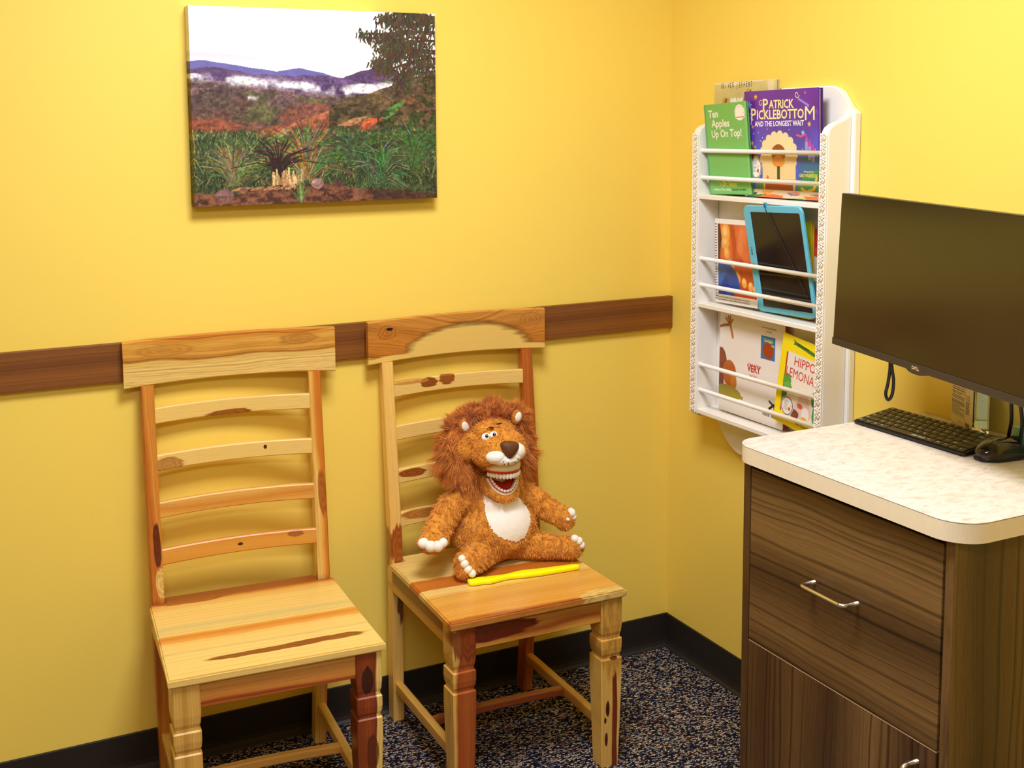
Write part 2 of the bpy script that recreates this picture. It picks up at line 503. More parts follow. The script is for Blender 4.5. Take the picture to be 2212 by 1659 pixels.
m_rail = wood('walnut_rail', 'x', 'z', [(0.98, (120, 70, 24)), (1.02, (138, 82, 28)), (1.05, (112, 62, 20)), (1.075, (134, 80, 30)), (1.11, (98, 54, 18))], seed=2.2, warp=0.012, wfreq=1.6, ring=230, grain=0.3, rough=0.5, coat=0.0)
bm = bmesh.new(); bm_box(bm, X0, -0.001, -0.0180, -0.0005, 1.0, 1.0945, 0.0012)
struct(obj('trim_1', bm, m_rail), 'walnut brown board rail along the yellow wall behind the chairs')

# ceiling fixtures carrying the lamps
m_fix = plain('fixture_white', (236, 236, 232), 0.5)
m_diff, _nt, _b = new_mat('lamp_diffuser')
_b.inputs['Emission Color'].default_value = (1, 0.97, 0.92, 1); _b.inputs['Emission Strength'].default_value = 3.0
for i, (lx, ly) in enumerate(LAMPS):
    t = thing('ceiling_light', ('white ceiling light panel above the two chairs', 'white ceiling light panel in the middle of the room')[i], 'light', (lx, ly, CEIL))
    bm = bmesh.new()
    hx = (.30, .60)[i]
    for (a0, a1, b0, b1) in ((-hx - .02, hx + .02, -.32, -.295), (-hx - .02, hx + .02, .295, .32), (-hx - .02, -hx + .005, -.295, .295), (hx - .005, hx + .02, -.295, .295)):
        bm_box(bm, a0, a1, b0, b1, -0.016, 0.0)
    obj('frame', bm, m_fix, t)
    box('diffuser', m_diff, t, -hx + .006, hx - .006, -.294, .294, -0.008, -0.001)

# ------------------------------------------------------------------ wooden chairs
LEGP = [(0.441, .030), (0.370, .030), (0.352, .0285), (0.343, .0262), (0.336, .0262), (0.3335, .0300), (0.312, .0302), (0.298, .0288), (0.291, .0262), (0.2855, .0262), (0.283, .0300), (0.24, .0302), (0.10, .0265), (0.0, .0235)]

def bm_post(bm, sx, z0=0.0, z1=0.988):
    """rear post: one bent piece from floor to crest rail; sx = side"""
    K = [(0.0, -.066, .042, .212), (0.15, -.076, .042, .215), (0.30, -.090, .041, .219), (0.42, -.1005, .040, .222), (0.47, -.1015, .038, .2225), (0.6, -.092, .036, .2225),
         (0.75, -.077, .034, .2225), (0.88, -.063, .032, .2225), (0.988, -.053, .030, .2225)]
    secs = []; W = .031
    for z, yf, dp, xo in K:
        x1 = sx * xo; x0 = sx * (xo - W); a, b_ = min(x0, x1), max(x0, x1); e = .003
        secs.append([(a + e, yf, z), (b_ - e, yf, z), (b_, yf + e, z), (b_, yf + dp - e, z), (b_ - e, yf + dp, z), (a + e, yf + dp, z), (a, yf + dp - e, z), (a, yf + e, z)])
    bm_loft(bm, secs)

def yf_at(z):
    K = [(0.0, -.066), (0.15, -.076), (0.30, -.090), (0.42, -.1005), (0.47, -.1015), (0.6, -.092), (0.75, -.077), (0.88, -.063), (0.988, -.053), (1.2, -.04)]
    for (a, ya), (b_, yb) in zip(K, K[1:]):
        if a <= z <= b_: return ya + (yb - ya) * (z - a) / (b_ - a)
    return K[-1][1]

def make_chair(label, loc, rz, W):
    """W: dict of wood materials"""
    t = thing('dining_chair', label, 'chair', loc, rz, 'wooden chairs against the yellow wall')
    # seat board, notched round the posts
    bm = bmesh.new()
    pts = [(-.238, -.520), (.238, -.520), (.232, -.300), (.2285, -.1035), (.190, -.1035), (.188, -.066), (-.188, -.066), (-.190, -.1035), (-.2285, -.1035), (-.232, -.300)]
    bm_prism(bm, pts, (0, 0, .019), (0, 0, .4412), (1, 0, 0), (0, 1, 0), bev=.0035)
    obj('seat', bm, W['seat'], t)
    # front legs with two chamfered grooves and taper
    for i, sx in enumerate((-1, 1)):
        bm = bmesh.new(); secs = []
        cx = sx * .2005; cy = -.4825
        for z, h in LEGP:
            e = .0025; hx = h; hy = h
            secs.append([(cx - hx + e, cy - hy, z), (cx + hx - e, cy - hy, z), (cx + hx, cy - hy + e, z), (cx + hx, cy + hy - e, z), (cx + hx - e, cy + hy, z), (cx - hx + e, cy + hy, z), (cx - hx, cy + hy - e, z), (cx - hx, cy - hy + e, z)])
        bm_loft(bm, secs)
        obj('leg', bm, W['leg_l' if i == 0 else 'leg_r'], t)
    for i, sx in enumerate((-1, 1)):
        bm = bmesh.new(); bm_post(bm, sx)
        obj('rear_post', bm, W['post_l' if i == 0 else 'post_r'], t)
    # aprons
    box('apron', W['apron'], t, -.1705, .1705, -.5085, -.488, .384, .4408, .0015)
    for sx in (-1, 1):
        bm = bmesh.new()
        xa, xb = sx * .207, sx * .2215
        bm_box(bm, min(xa, xb), max(xa, xb), -.4525, -.061, .380, .4408, .0012)
        obj('apron', bm, W['apron_side'], t)
    box('apron', W['apron_side'], t, -.190, .190, -.098, -.080, .384, .4408, .0012)
    # stretchers
    for i, sx in enumerate((-1, 1)):
        bm = bmesh.new(); xa, xb = sx * .1885, sx * .2085
        bm_box(bm, min(xa, xb), max(xa, xb), -.458, -.036, .086, .113, .002)
        obj('stretcher', bm, W['str_l' if i == 0 else 'str_r'], t)
    bm = bmesh.new(); bm_sweep_bar(bm, [(x, -.280, .0985 + .006 * (1 - (x / .19) ** 2)) for x in np.linspace(-.1885, .1885, 9)], .011, .011)
    obj('stretcher', bm, W['str_x'], t)
    # ladder slats, bowed towards the wall
    for i, (zt, bow) in enumerate(((.932, .020), (.818, .018), (.7035, .015), (.589, .011))):
        bm = bmesh.new(); ye = yf_at(zt - .02) + .012
        path = [(x, ye + bow * (1 - (x / .192) ** 2), zt - .020 + .003 * (1 - (x / .192) ** 2)) for x in np.linspace(-.1925, .1925, 25)]
        bm_sweep_bar(bm, path, .0075, .0198)
        obj('back_slat', bm, W['slats'][i], t)
    # broad crest rail: bowed, slightly arched
    bm = bmesh.new(); N = 31; secs = []
    for x in np.linspace(-.2615, .2615, N):
        k = 1 - (x / .2615) ** 2
        yf = -.0545 + .018 * k; zt = 1.0985 + .004 * k; zb = .984 + .008 * k; th = .018; e = .003
        secs.append([(x, yf, zb + e), (x, yf, zt - e), (x, yf + e, zt), (x, yf + th - e, zt), (x, yf + th, zt - e), (x, yf + th, zb + e), (x, yf + th - e, zb), (x, yf + e, zb)])
    bm_loft(bm, secs)
    obj('crest_rail', bm, W['crest'], t)
    return t

def cw_slat(name, z, seed, stops=None, knots=(), warp=.006):
    st = stops or [(z - .03, SAP), (z + .03, SAP)]
    return wood(name, 'x', 'z', st, seed, warp=warp, wfreq=3.5, ring=420, grain=.16, knots=knots, tmul=.3, t0=-.06)

W1 = dict(
    seat=wood('seat_wood_a', 'x', 'y', [(-.54, SAP), (-.402, (240, 206, 128)), (-.396, (204, 186, 120)), (-.39, SAP), (-.348, SAP), (-.340, GOLD), (-.318, (214, 134, 48)), (-.306, GOLD), (-.300, SAP),
              (-.26, (214, 196, 128)), (-.245, SAP), (-.16, (240, 204, 118)), (-.128, GOLD), (-.112, (160, 84, 34)), (-.09, (142, 70, 28)), (-.06, (150, 78, 30))], seed=1.0, warp=.016, wfreq=2.0, ring=150,
              knots=[(-.0, -.452, .150, .011, (150, 88, 34), 1.0), (.115, -.446, .10, .013, (150, 84, 30), 1.0), (-.13, -.112, .085, .016, (172, 90, 34), .9)], tmul=.3, t0=0.46),
    leg_l=wood('leg_wood_a', 'z', 'x', [(-.24, (214, 166, 82)), (-.215, (222, 176, 92)), (-.205, (196, 146, 66)), (-.19, (226, 180, 96)), (-.16, (206, 154, 72))], seed=3.1, warp=.006, ring=420, grain=.28, t0=-0.5125),
    leg_r=wood('leg_wood_b', 'z', 'x', [(.16, DARK), (.180, (132, 58, 22)), (.196, (150, 72, 30)), (.210, (138, 60, 22)), (.2165, (120, 50, 18)), (.219, SAP), (.24, SAP)], seed=4.4, warp=.006, ring=300, grain=.34,
               knots=[(.375, .196, .030, .013, (70, 30, 14), 1.0), (.20, .205, .045, .014, (104, 44, 18), .9)], tmul=.1, t0=-0.5125),
    post_l=wood('post_wood_a', 'z', 'x', [(-.235, (188, 104, 36)), (-.212, (196, 112, 40)), (-.204, (214, 140, 58)), (-.190, (206, 132, 52))], seed=5.0, warp=.008, wfreq=4, ring=240, grain=.32,
               knots=[(.60, -.207, .05, .009, (110, 44, 18), 1.0), (.508, -.198, .035, .018, SAP, .9)], t0=-0.08),
    post_r=wood('post_wood_b', 'z', 'x', [(.185, SAP), (.200, (232, 186, 104)), (.207, GOLD), (.213, (206, 124, 44)), (.225, (200, 116, 40))], seed=6.0, warp=.014, wfreq=3, ring=240, grain=.26,
               knots=[(.68, .210, .06, .010, (176, 96, 36), .9)], t0=-0.08),
    apron=wood('apron_wood_a', 'x', 'z', [(.378, (196, 120, 46)), (.392, (150, 60, 26)), (.400, (214, 140, 60)), (.415, (206, 140, 66)), (.445, (214, 156, 78))], seed=7.2, warp=.018, wfreq=2.4, ring=300, grain=.3, t0=-0.508),
    apron_side=wood('apron_wood_b', 'y', 'z', [(.37, GOLD), (.41, SAP), (.45, GOLD)], seed=8, warp=.01, ring=300, tmul=0.0, t0=0),
    str_l=wood('rung_wood_a', 'y', 'z', [(.08, GOLD), (.12, SAP)], seed=9, tmul=0.0, t0=0), str_r=wood('rung_wood_b', 'y', 'z', [(.08, GOLD), (.12, SAP)], seed=9.5, tmul=0.0, t0=0),
    str_x=wood('rung_wood_c', 'x', 'z', [(.08, GOLD), (.12, (224, 172, 88))], seed=10, t0=-0.28),
    slats=[cw_slat('slat_wood_a', .912, 11, knots=[(-.01, .904, .055, .011, (166, 96, 36), 1.0)]),
           cw_slat('slat_wood_b', .798, 12, knots=[(-.165, .788, .035, .020, (190, 128, 56), .85), (.075, .808, .004, .005, (90, 40, 16), 1.0)]),
           cw_slat('slat_wood_c', .684, 13, stops=[(.66, (228, 172, 86)), (.678, (214, 142, 58)), (.700, (230, 180, 96)), (.71, GOLD)], warp=.022),
           cw_slat('slat_wood_d', .569, 14, stops=[(.54, (214, 146, 58)), (.565, (222, 158, 68)), (.6, (208, 134, 52))], warp=.02, knots=[(.0, .567, .006, .004, (70, 30, 12), 1.0), (.14, .575, .02, .008, (160, 86, 34), .8)])],
    crest=wood('crest_wood_a', 'x', 'z', [(.98, (238, 202, 124)), (1.030, (236, 198, 118)), (1.040, (226, 184, 100)), (1.044, (174, 110, 40)), (1.054, (224, 166, 76)), (1.066, (214, 150, 62)), (1.080, (228, 174, 84)), (1.09, (214, 146, 56)), (1.103, (198, 122, 42))],
               seed=15.5, warp=.024, wfreq=2.6, ring=240, grain=.50, knots=[(-.16, 1.072, .075, .016, (206, 142, 60), .6), (.17, 1.076, .05, .014, (186, 122, 50), .6)], tmul=.2, t0=-0.05))
W2 = dict(
    seat=wood('seat_wood_c', 'x', 'y', [(-.54, (214, 160, 78)), (-.512, (172, 92, 34)), (-.500, (222, 156, 64)), (-.46, (226, 166, 76)), (-.43, (218, 156, 70)), (-.40, (228, 172, 84)), (-.365, GOLD), (-.345, SAP), (-.322, (240, 206, 128)),
              (-.316, (196, 108, 38)), (-.285, (206, 120, 44)), (-.258, (190, 104, 36)), (-.252, SAP), (-.21, (214, 190, 118)), (-.17, SAP), (-.10, (236, 200, 120)), (-.06, SAP)], seed=21.0, warp=.020, wfreq=2.1, ring=170, grain=.26, tmul=.3,
              knots=[(.215, -.515, .10, .028, (240, 208, 130), .8)], t0=0.46),
    leg_l=wood('leg_wood_c', 'z', 'x', [(-.24, (220, 178, 92)), (-.222, (222, 178, 92)), (-.2195, (206, 150, 66)), (-.217, (166, 78, 30)), (-.19, (176, 92, 38)), (-.16, (138, 60, 24))], seed=23.3, warp=.010, wfreq=5, ring=260, grain=.32, tmul=-.1,
               knots=[(.41, -.19, .05, .04, (140, 62, 26), .9)], t0=-0.5125),
    leg_r=wood('leg_wood_d', 'z', 'x', [(.16, (226, 180, 92)), (.199, (232, 188, 100)), (.204, (222, 172, 86)), (.206, (132, 52, 20)), (.216, (124, 46, 18)), (.2185, (146, 62, 24)), (.220, SAP), (.24, (226, 180, 94))], seed=24.6, warp=.009, wfreq=4, ring=260, grain=.24, tmul=0.0,
               knots=[(.40, .20, .16, .050, (222, 166, 78), .96), (.155, .190, .020, .005, (80, 24, 12), 1.0), (.125, .184, .008, .0035, (80, 24, 12), 1.0), (.075, .187, .018, .004, (80, 24, 12), 1.0), (.285, .206, .004, .010, (110, 44, 16), 1.0)], t0=-0.5125),
    post_l=wood('post_wood_c', 'z', 'x', [(-.235, (236, 190, 106)), (-.190, (238, 194, 112))], seed=25.0, warp=.004, ring=260, grain=.14, knots=[(.50, -.206, .055, .026, (176, 92, 36), 1.0), (.36, -.196, .07, .014, (104, 42, 18), .9)], t0=-0.08),
    post_r=wood('post_wood_d', 'z', 'x', [(.185, (128, 58, 22)), (.197, (176, 92, 36)), (.210, (196, 108, 42)), (.225, (168, 84, 32))], seed=26.5, warp=.016, wfreq=4, ring=260, grain=.36, t0=-0.08),
    apron=wood('apron_wood_c', 'x', 'z', [(.378, GOLD), (.395, (214, 150, 66)), (.410, (150, 74, 30)), (.425, (196, 130, 56)), (.445, (214, 154, 72))], seed=27.7, warp=.03, wfreq=3, ring=260, grain=.3, knots=[(-.13, .418, .12, .020, (104, 34, 14), .95)], t0=-0.508),
    apron_side=wood('apron_wood_d', 'y', 'z', [(.37, (224, 168, 80)), (.40, (220, 164, 78)), (.412, (150, 86, 34)), (.45, (140, 76, 30))], seed=28, warp=.01, ring=300, tmul=0.0, t0=0),
    str_l=wood('rung_wood_d', 'y', 'z', [(.08, (214, 158, 72)), (.12, (232, 184, 96))], seed=29, tmul=0.0, t0=0), str_r=wood('rung_wood_e', 'y', 'z', [(.08, (150, 74, 30)), (.098, (206, 146, 66)), (.12, (226, 176, 88))], seed=29.5, warp=.012, tmul=0.0, t0=0),
    str_x=wood('rung_wood_f', 'x', 'z', [(.08, (146, 62, 28)), (.105, (160, 80, 36)), (.12, (196, 134, 64))], seed=30, t0=-0.28),
    slats=[cw_slat('slat_wood_e', .912, 31, knots=[(-.085, .926, .024, .014, (158, 88, 34), 1.0), (-.030, .932, .022, .016, (170, 98, 40), 1.0), (-.15, .934, .06, .008, (214, 150, 70), .8)]),
           cw_slat('slat_wood_f', .798, 32), cw_slat('slat_wood_g', .684, 33, knots=[(-.15, .684, .040, .011, (170, 92, 34), 1.0)]),
           cw_slat('slat_wood_h', .569, 34, knots=[(-.12, .570, .07, .013, (196, 122, 48), .9)])],
    crest=wood('crest_wood_b', 'x', 'z', [(.975, (238, 202, 120)), (1.000, (230, 190, 104)), (1.012, (160, 96, 34)), (1.022, (196, 122, 46)), (1.07, (206, 134, 54)), (1.09, (186, 118, 46)), (1.11, (206, 140, 62))],
               seed=36.6, warp=.022, wfreq=3.2, ring=260, grain=.44, tmul=.2, knots=[(.035, .986, .185, .089, (110, 62, 20), -1.0), (.033, .985, .176, .082, (236, 198, 112), -1.0), (-.17, .984, .10, .020, (236, 198, 112), -1.0), (.19, .984, .10, .020, (236, 198, 112), -1.0), (-.205, 1.068, .030, .020, (196, 122, 48), .9), (-.198, 1.075, .010, .004, (50, 24, 12), 1.0), (.22, 1.070, .035, .020, (200, 132, 60), .6)], t0=-0.05))
make_chair('empty wooden ladder-back chair with a pale streaked seat, left of the toy lion', (-1.3396, 0.001, 0), math.radians(-3.8), W1)
make_chair('wooden ladder-back chair with reddish front leg, carrying the plush lion', (-0.7225, 0.0, 0), math.radians(-0.9), W2)

# ------------------------------------------------------------------ cabinet and countertop
def laminate(name, along, cross, seed):
    return wood(name, along, cross, [(-.4, (74, 50, 26)), (-.3, (124, 92, 52)), (-.2, (72, 48, 24)), (-.1, (128, 96, 56)), (0, (70, 46, 22)), (.1, (106, 76, 40)), (.2, (78, 52, 26)), (.35, (134, 102, 60)), (.5, (72, 48, 24)), (.6, (128, 96, 56)), (.7, (74, 50, 26)), (.8, (132, 100, 58)), (.95, (78, 52, 26))],
                seed, warp=.035, wfreq=1.5, ring=110, rcon=.30, grain=.62, rough=.42, coat=0.0, tmul=.2)
m_lam_h = laminate('walnut_laminate_h', 'y', 'z', 41)
m_lam_v = laminate('walnut_laminate_v', 'z', 'y', 42)
m_lam_s = laminate('walnut_laminate_side', 'z', 'x', 43)
m_black = plain('gap_black', (14, 11, 9), 0.8)
m_edge = plain('pale_edge_band', (176, 140, 100), 0.5)
m_steel = plain('brushed_nickel', (222, 216, 206), 0.22, metal=1.0, bscale=400, var=.03)

t = thing('drawer_cabinet', 'dark walnut laminate cabinet with a drawer over a door, under the pale countertop', 'cabinet', (-.500, -1.26, 0))
def cb(name, m, x0, x1, y0, y1, z0, z1, bev=.0006, parent=t):
    """box given in room coordinates, made in the cabinet's frame"""
    return box(name, m, parent, x0 + .5, x1 + .5, y0 + 1.26, y1 + 1.26, z0, z1, bev, 1)
cb('side_panel', m_lam_s, -.516, -.02, -1.0125, -.992, .0, .916)
cb('side_panel', m_lam_s, -.516, -.02, -1.529, -1.5105, .0, .916)
cb('back_panel', m_lam_s, -.04, -.021, -1.5105, -1.0125, .0, .916)
cb('carcass', m_black, -.499, -.041, -1.5105, -1.0125, .09, .9155, 0)
cb('kick_board', m_lam_h, -.46, -.44, -1.5105, -1.0125, .0, .0895)
dr = cb('drawer', m_lam_h, -.5175, -.4995, -1.5065, -1.0165, .541, .904, .0008)
dd = cb('door', m_lam_v, -.5175, -.4995, -1.5065, -1.0165, .093, .5375, .0008)
cb('edge_band', m_edge, -.5178, -.4995, -1.5062, -1.0168, .5376, .5384, 0, parent=t)
def pull(parent, p0, p1, out, r=.0042):
    """bent rod handle between two feet, standing off by out"""
    P0, P1, O = Vector(p0), Vector(p1), Vector(out)
    d = (P1 - P0).normalized(); n = O.normalized(); L = O.length; rr = .011; pts = [P0]
    for k in range(7):
        a = k / 6 * math.pi / 2
        pts.append(P0 + n * (L - rr + rr * math.sin(a)) + d * (rr * (1 - math.cos(a))))
    for k in range(7):
        a = math.pi / 2 - k / 6 * math.pi / 2
        pts.append(P1 + n * (L - rr + rr * math.sin(a)) - d * (rr * (1 - math.cos(a))))
    pts.append(P1)
    bm = bmesh.new(); bm_tube(bm, pts, r, 14)
    return obj('handle', bm, m_steel, parent)
pull(dr, (-.0175, -1.206 + 1.26, .7305), (-.0175, -1.318 + 1.26, .7305), (-.036, 0, 0))
pull(dd, (-.0175, -1.467 + 1.26, .503), (-.0175, -1.467 + 1.26, .391), (-.036, 0, 0))

def round_rect(x0, x1, y0, y1, rs, n=14):
    """corner radii rs for (x0,y0),(x1,y0),(x1,y1),(x0,y1)"""
    pts = []
    for (cx, cy, a0, r) in ((x0, y0, 180, rs[0]), (x1, y0, 270, rs[1]), (x1, y1, 0, rs[2]), (x0, y1, 90, rs[3])):
        sx = 1 if cx == x0 else -1; sy = 1 if cy == y0 else -1
        if r <= 0: pts.append((cx, cy)); continue
        for k in range(n + 1):
            a = math.radians(a0 + 90 * k / n)
            pts.append((cx + sx * r + r * math.cos(a), cy + sy * r + r * math.sin(a)))
    return pts
def counter_material():
    m, nt, b = new_mat('speckled_laminate'); B = NB(nt)
    tc = B.node('ShaderNodeTexCoord')
    mp = B.node('ShaderNodeMapping'); mp.inputs['Scale'].default_value = (1, 2.2, 1); B.link(tc.outputs['Object'], mp.inputs[0])
    n1 = B.noise(mp.outputs[0], 38, 5, .65, .6); n2 = B.noise(mp.outputs[0], 140, 3, .6)
    c = B.ramp(n1, [(0.30, lin((196, 180, 158))), (0.42, lin((214, 203, 186))), (0.52, lin((224, 215, 201))), (0.70, lin((229, 222, 209)))])
    c = B.mix(B.math('MULTIPLY', B.math('SUBTRACT', n2, .62, clamp=True), 5.0, clamp=True), c, lin((186, 160, 130)))
    B.link(c, b.inputs['Base Color']); b.inputs['Roughness'].default_value = .38
    return m
m_ctr = counter_material()
m_ctre = plain('countertop_edge_shaded', (238, 222, 186), .5, bscale=45, var=.06)  # top's laminate, with the tan of its weaker light put into the colour
t = thing('countertop', 'pale speckled laminate countertop with rounded corners on top of the cabinet', 'countertop', (-.27, -1.266, .917))
rr4 = (.062, 0, 0, .055)
bm = bmesh.new(); bm_prism(bm, round_rect(-.536 + .27, -.002 + .27, -1.560 + 1.266, -.9735 + 1.266, rr4), (0, 0, .0330), (0, 0, 0))
obj('edge_band', bm, m_ctre, t)
bm = bmesh.new(); bm_prism(bm, round_rect(-.5355 + .27, -.002 + .27, -1.5595 + 1.266, -.974 + 1.266, rr4), (0, 0, .0008), (0, 0, .0331))
obj('seam', bm, plain('seam_brown', (96, 70, 40), .7), t)
bm = bmesh.new(); bm_prism(bm, round_rect(-.5362 + .27, -.002 + .27, -1.5602 + 1.266, -.9733 + 1.266, rr4), (0, 0, .0010), (0, 0, .0340))
obj('top_sheet', bm, m_ctr, t)
CT = .952

# ------------------------------------------------------------------ white wall bookshelf
m_white = plain('white_paint', (244, 240, 230), .42, bscale=25, var=.02)
SH = thing('wall_bookshelf', 'white wall-mounted book rack with carved trim and round bars, in the corner', 'bookshelf', (0, -.4925, .69))
def sbox(name, m, x0, x1, y0, y1, z0, z1, bev=.001, parent=SH):
    return box(name, m, parent, x0, x1, y0 + .4925, y1 + .4925, z0 - .69, z1 - .69, bev, 1)
half_top = [(.272, .93 + 0.005), (.264, .942), (.252, .950), (.240, .966), (.222, .988), (.205, .998), (.185, 1.0025)]
half_bot = [(.272, .100), (.250, .0930), (.232, .080), (.2075, .051), (.190, .034), (.176, .024), (.155, .0125), (.1375, .008)]
out = [(-y, z) for y, z in half_bot[::-1]][::-1] 
right_side = [(y, z) for y, z in half_top[::-1]] + [(y, z) for y, z in half_bot]
left_side = [(-y, z) for y, z in half_bot[::-1]] + [(-y, z) for y, z in half_top]
bm = bmesh.new()
bm_prism(bm, right_side + left_side, (-.0185, 0, 0), (-.0010, 0, 0), (0, 1, 0), (0, 0, 1), bev=.002)
obj('back_panel', bm, m_white, SH)
for s in (1, -1):
    # side panels, rounded at the front corners and swept up to the back
    y0 = (.2355 if s > 0 else -.2605)
    P = [(-.0196, .100), (-.050, .098), (-.075, .101), (-.086, .108), (-.0905, .120), (-.0905, .880), (-.0885, .893), (-.083, .902), (-.070, .910), (-.045, .918), (-.030, .926), (-.0196, .934)]
    bm = bmesh.new(); bm_prism(bm, P, (0, .025, 0), (0, y0, 0), (1, 0, 0), (0, 0, 1), bev=.0022)
    obj('side_panel', bm, m_white, SH)
for z in (1.4122, 1.1130, .8130):
    sbox('shelf', m_white, -.0885, -.0196, -.7280, -.2570, z - .0125, z, .0015)
for z in (1.532, 1.4585, 1.2355, 1.1625, .9385, .8665):
    bm = bmesh.new(); bm_tube(bm, [(-.0785, -.2356 , z - .69), (-.0785, .2356, z - .69)], .0058, 16)
    obj('rod', bm, m_white, SH)
# carved openwork moulding on the front edges: flowers, beads and slanted leaves
m_trim = plain('carved_trim_white', (248, 243, 232), .5); m_tgap = plain('trim_recess_shade', (214, 194, 156), .7)  # tan backing colour paints the shadow in the carving's holes
for s in (1, -1):
    yc = s * .248; bm = bmesh.new()
    bm_box(bm, -.0925, -.0906, yc - .0098, yc + .0098, .112, .886, .0005, 1, mi=1)
    for e_ in (-.0104, .0104): bm_box(bm, -.0942, -.0906, yc + e_ - .0014, yc + e_ + .0014, .112, .886, .0006, 1)
    z = .124; k = 0
    def bump(dy, dz, ry, rz, rot=0, h=.0024):
        res = bmesh.ops.create_icosphere(bm, subdivisions=2, radius=1.0, matrix=Matrix.Translation((-.0933, yc + dy, z + dz)) @ Matrix.Rotation(rot, 4, 'X') @ Matrix.Diagonal((h, ry, rz, 1)))
        for v in res['verts']:
            for f in v.link_faces: f.smooth = True
    while z < .878:
        bump(0, 0, .0026, .0026, 0, .0030)
        for a in range(6):
            an = a * math.pi / 3 + .3
            bump(.0058 * math.cos(an), .0058 * math.sin(an), .0029, .0021, an, .0024)
        bump(-.0030, .0158, .0022, .0062, .55, .0026); bump(.0035, .0178, .0022, .0062, .55, .0026)
        bump(.0085, .0105, .0020, .0022); bump(-.0085, .0225, .0020, .0022); bump(-.0088, .0085, .0016, .0030, -.4); bump(.0088, .0255, .0016, .0030, -.4)
        for dd_ in (-.0062, 0, .0062): bump(dd_, .0262 - abs(dd_) * .35, .0030, .0018, dd_ * 70)
        z += .0335
    obj('carved_trim', bm, None, SH, mats=[m_trim, m_tgap])

# ------------------------------------------------------------------ books
m_page = plain('paper_pages', (236, 222, 190), .8, bscale=500, var=.08)
m_art = vcol_mat('printed_cover', .30, .5, coat=.2)
m_art_matte = vcol_mat('printed_matte', .6, .3)
TXT = {}
def txtmat(c):
    if c not in TXT: TXT[c] = plain('ink_%d_%d_%d' % c, c, .45)
    return TXT[c]
def panel_frame(B, roll, lean, yaw):
    """B lower left front corner; returns room matrix (x right, y up, z towards the room)"""
    roll, lean, yaw = map(math.radians, (roll, lean, yaw))
    r = Vector((math.sin(yaw), -math.cos(yaw), 0)); n = Vector((-math.cos(yaw), -math.sin(yaw), 0)); k = Vector((0, 0, 1))
    u = k * math.cos(lean) - n * math.sin(lean)
    r2 = r * math.cos(roll) - u * math.sin(roll); u2 = u * math.cos(roll) + r * math.sin(roll)
    return frame(B, r2, u2, r2.cross(u2))
def book(name, label, cat, B, W, H, T, rly, img, mats, ctxt=(), group=None, art=m_art, art_label=None, board=.0022, page_in=.004, art_name='cover_art'):
    """mats: (front, back). ctxt: list of (name, parts) with parts = [(string, x, y, size, colour, opts)] in cover fractions"""
    t = thing(name, label, cat, B, 0, group)
    M = panel_frame((0, 0, 0), *rly)
    def b(nm, m, x0, x1, y0, y1, z0, z1, bev=.0006):
        bm = bmesh.new(); bm_box(bm, x0, x1, y0, y1, z0, z1, bev, 1, M=M); return obj(nm, bm, m, t)
    b('pages', m_page, .002, W - page_in, page_in, H - page_in, -T + board, -board, 0)
    fc = b('front_cover', mats[0], 0, W, 0, H, -board, 0)
    b('back_cover', mats[1], 0, W + .003, 0, H - .0015, -T, -T + board)
    if img is not None: paint_sheet(art_name, img, M @ Matrix.Translation((.0006, .0006, 0)), W - .0012, H - .0012, art, t, z=.00025)
    for nm, items in ctxt:
        bm = bmesh.new(); cols = []
        for (s, x, y, size, c, o) in items:
            if c not in cols: cols.append(c)
            text_bm(bm, s, size, M @ Matrix.Translation((x * W, y * H, .0006 + (.00012 if o.get('top') else 0))) @ Matrix.Rotation(math.radians(o.get('rot', 0)), 4, 'Z'), sx=o.get('sx', 1), bold=o.get('bold', 0), align=o.get('align', 'LEFT'), mi=cols.index(c), shear=o.get('shear', 0), spacing=o.get('sp', 1), fit=(o['fit'] * W if 'fit' in o else None))
        obj(nm, bm, None, t, mats=[txtmat(c) for c in cols])
    return t, M
def star(P, x, y, r, c, rot=0.0, al=1.0):
    pts = []
    for k in range(10):
        a = rot + math.pi / 2 + k * math.pi / 5; rr = r if k % 2 == 0 else r * .45
        pts.append((x + rr * math.cos(a) / P.asp, y - rr * math.sin(a)))
    P.poly(pts, c, al)

# --- tall beige picture book at the back of the top shelf
P = Paint(150, 180, (214, 196, 128))
n = vnoise(150, 180, 4, 4, 3)[..., None]; P.a = P.a * (0.86 + .24 * n)
P.poly([(0, 0), (0, .012), (.33, .035), (.62, .012), (1, .004), (1, 0)], (240, 228, 196))
P.poly([(.86, .0), (.96, .0), (.97, .25), (.90, .25)], (236, 222, 180), .7)
for x, c in ((.17, (196, 146, 70)), (.21, (120, 96, 50)), (.25, (206, 160, 80)), (.30, (236, 232, 216)), (.35, (240, 238, 226)), (.41, (228, 220, 200)), (.46, (240, 236, 222))):
    P.ell(x, .185, .03, .045, c); 
P.stroke([(.47, .21), (.56, .08)], .02, (206, 150, 62)); P.stroke([(.53, .20), (.60, .09)], .015, (120, 84, 40))
book('picture_book', 'tall beige picture book with dark hand-lettered author name, rearmost on the top shelf', 'book', (-.042, -.2563, 1.4138), .2531, .3011, .0085, (-.447, .71, .065), P.a,
     (plain('beige_cover', (214, 196, 132), .5), plain('beige_cover_back', (200, 182, 120), .5)),
     [('author_name', [(ch, .115 + i * .0375, .945 + (.004 if i % 2 else 0), .021, ((44, 84, 110) if i in (0, 1, 2, 12, 13) else (70, 66, 60)), dict(sx=.55)) for i, ch in enumerate('OLIVER JEFFERS') if ch != ' '])],
     'picture books on the rack')

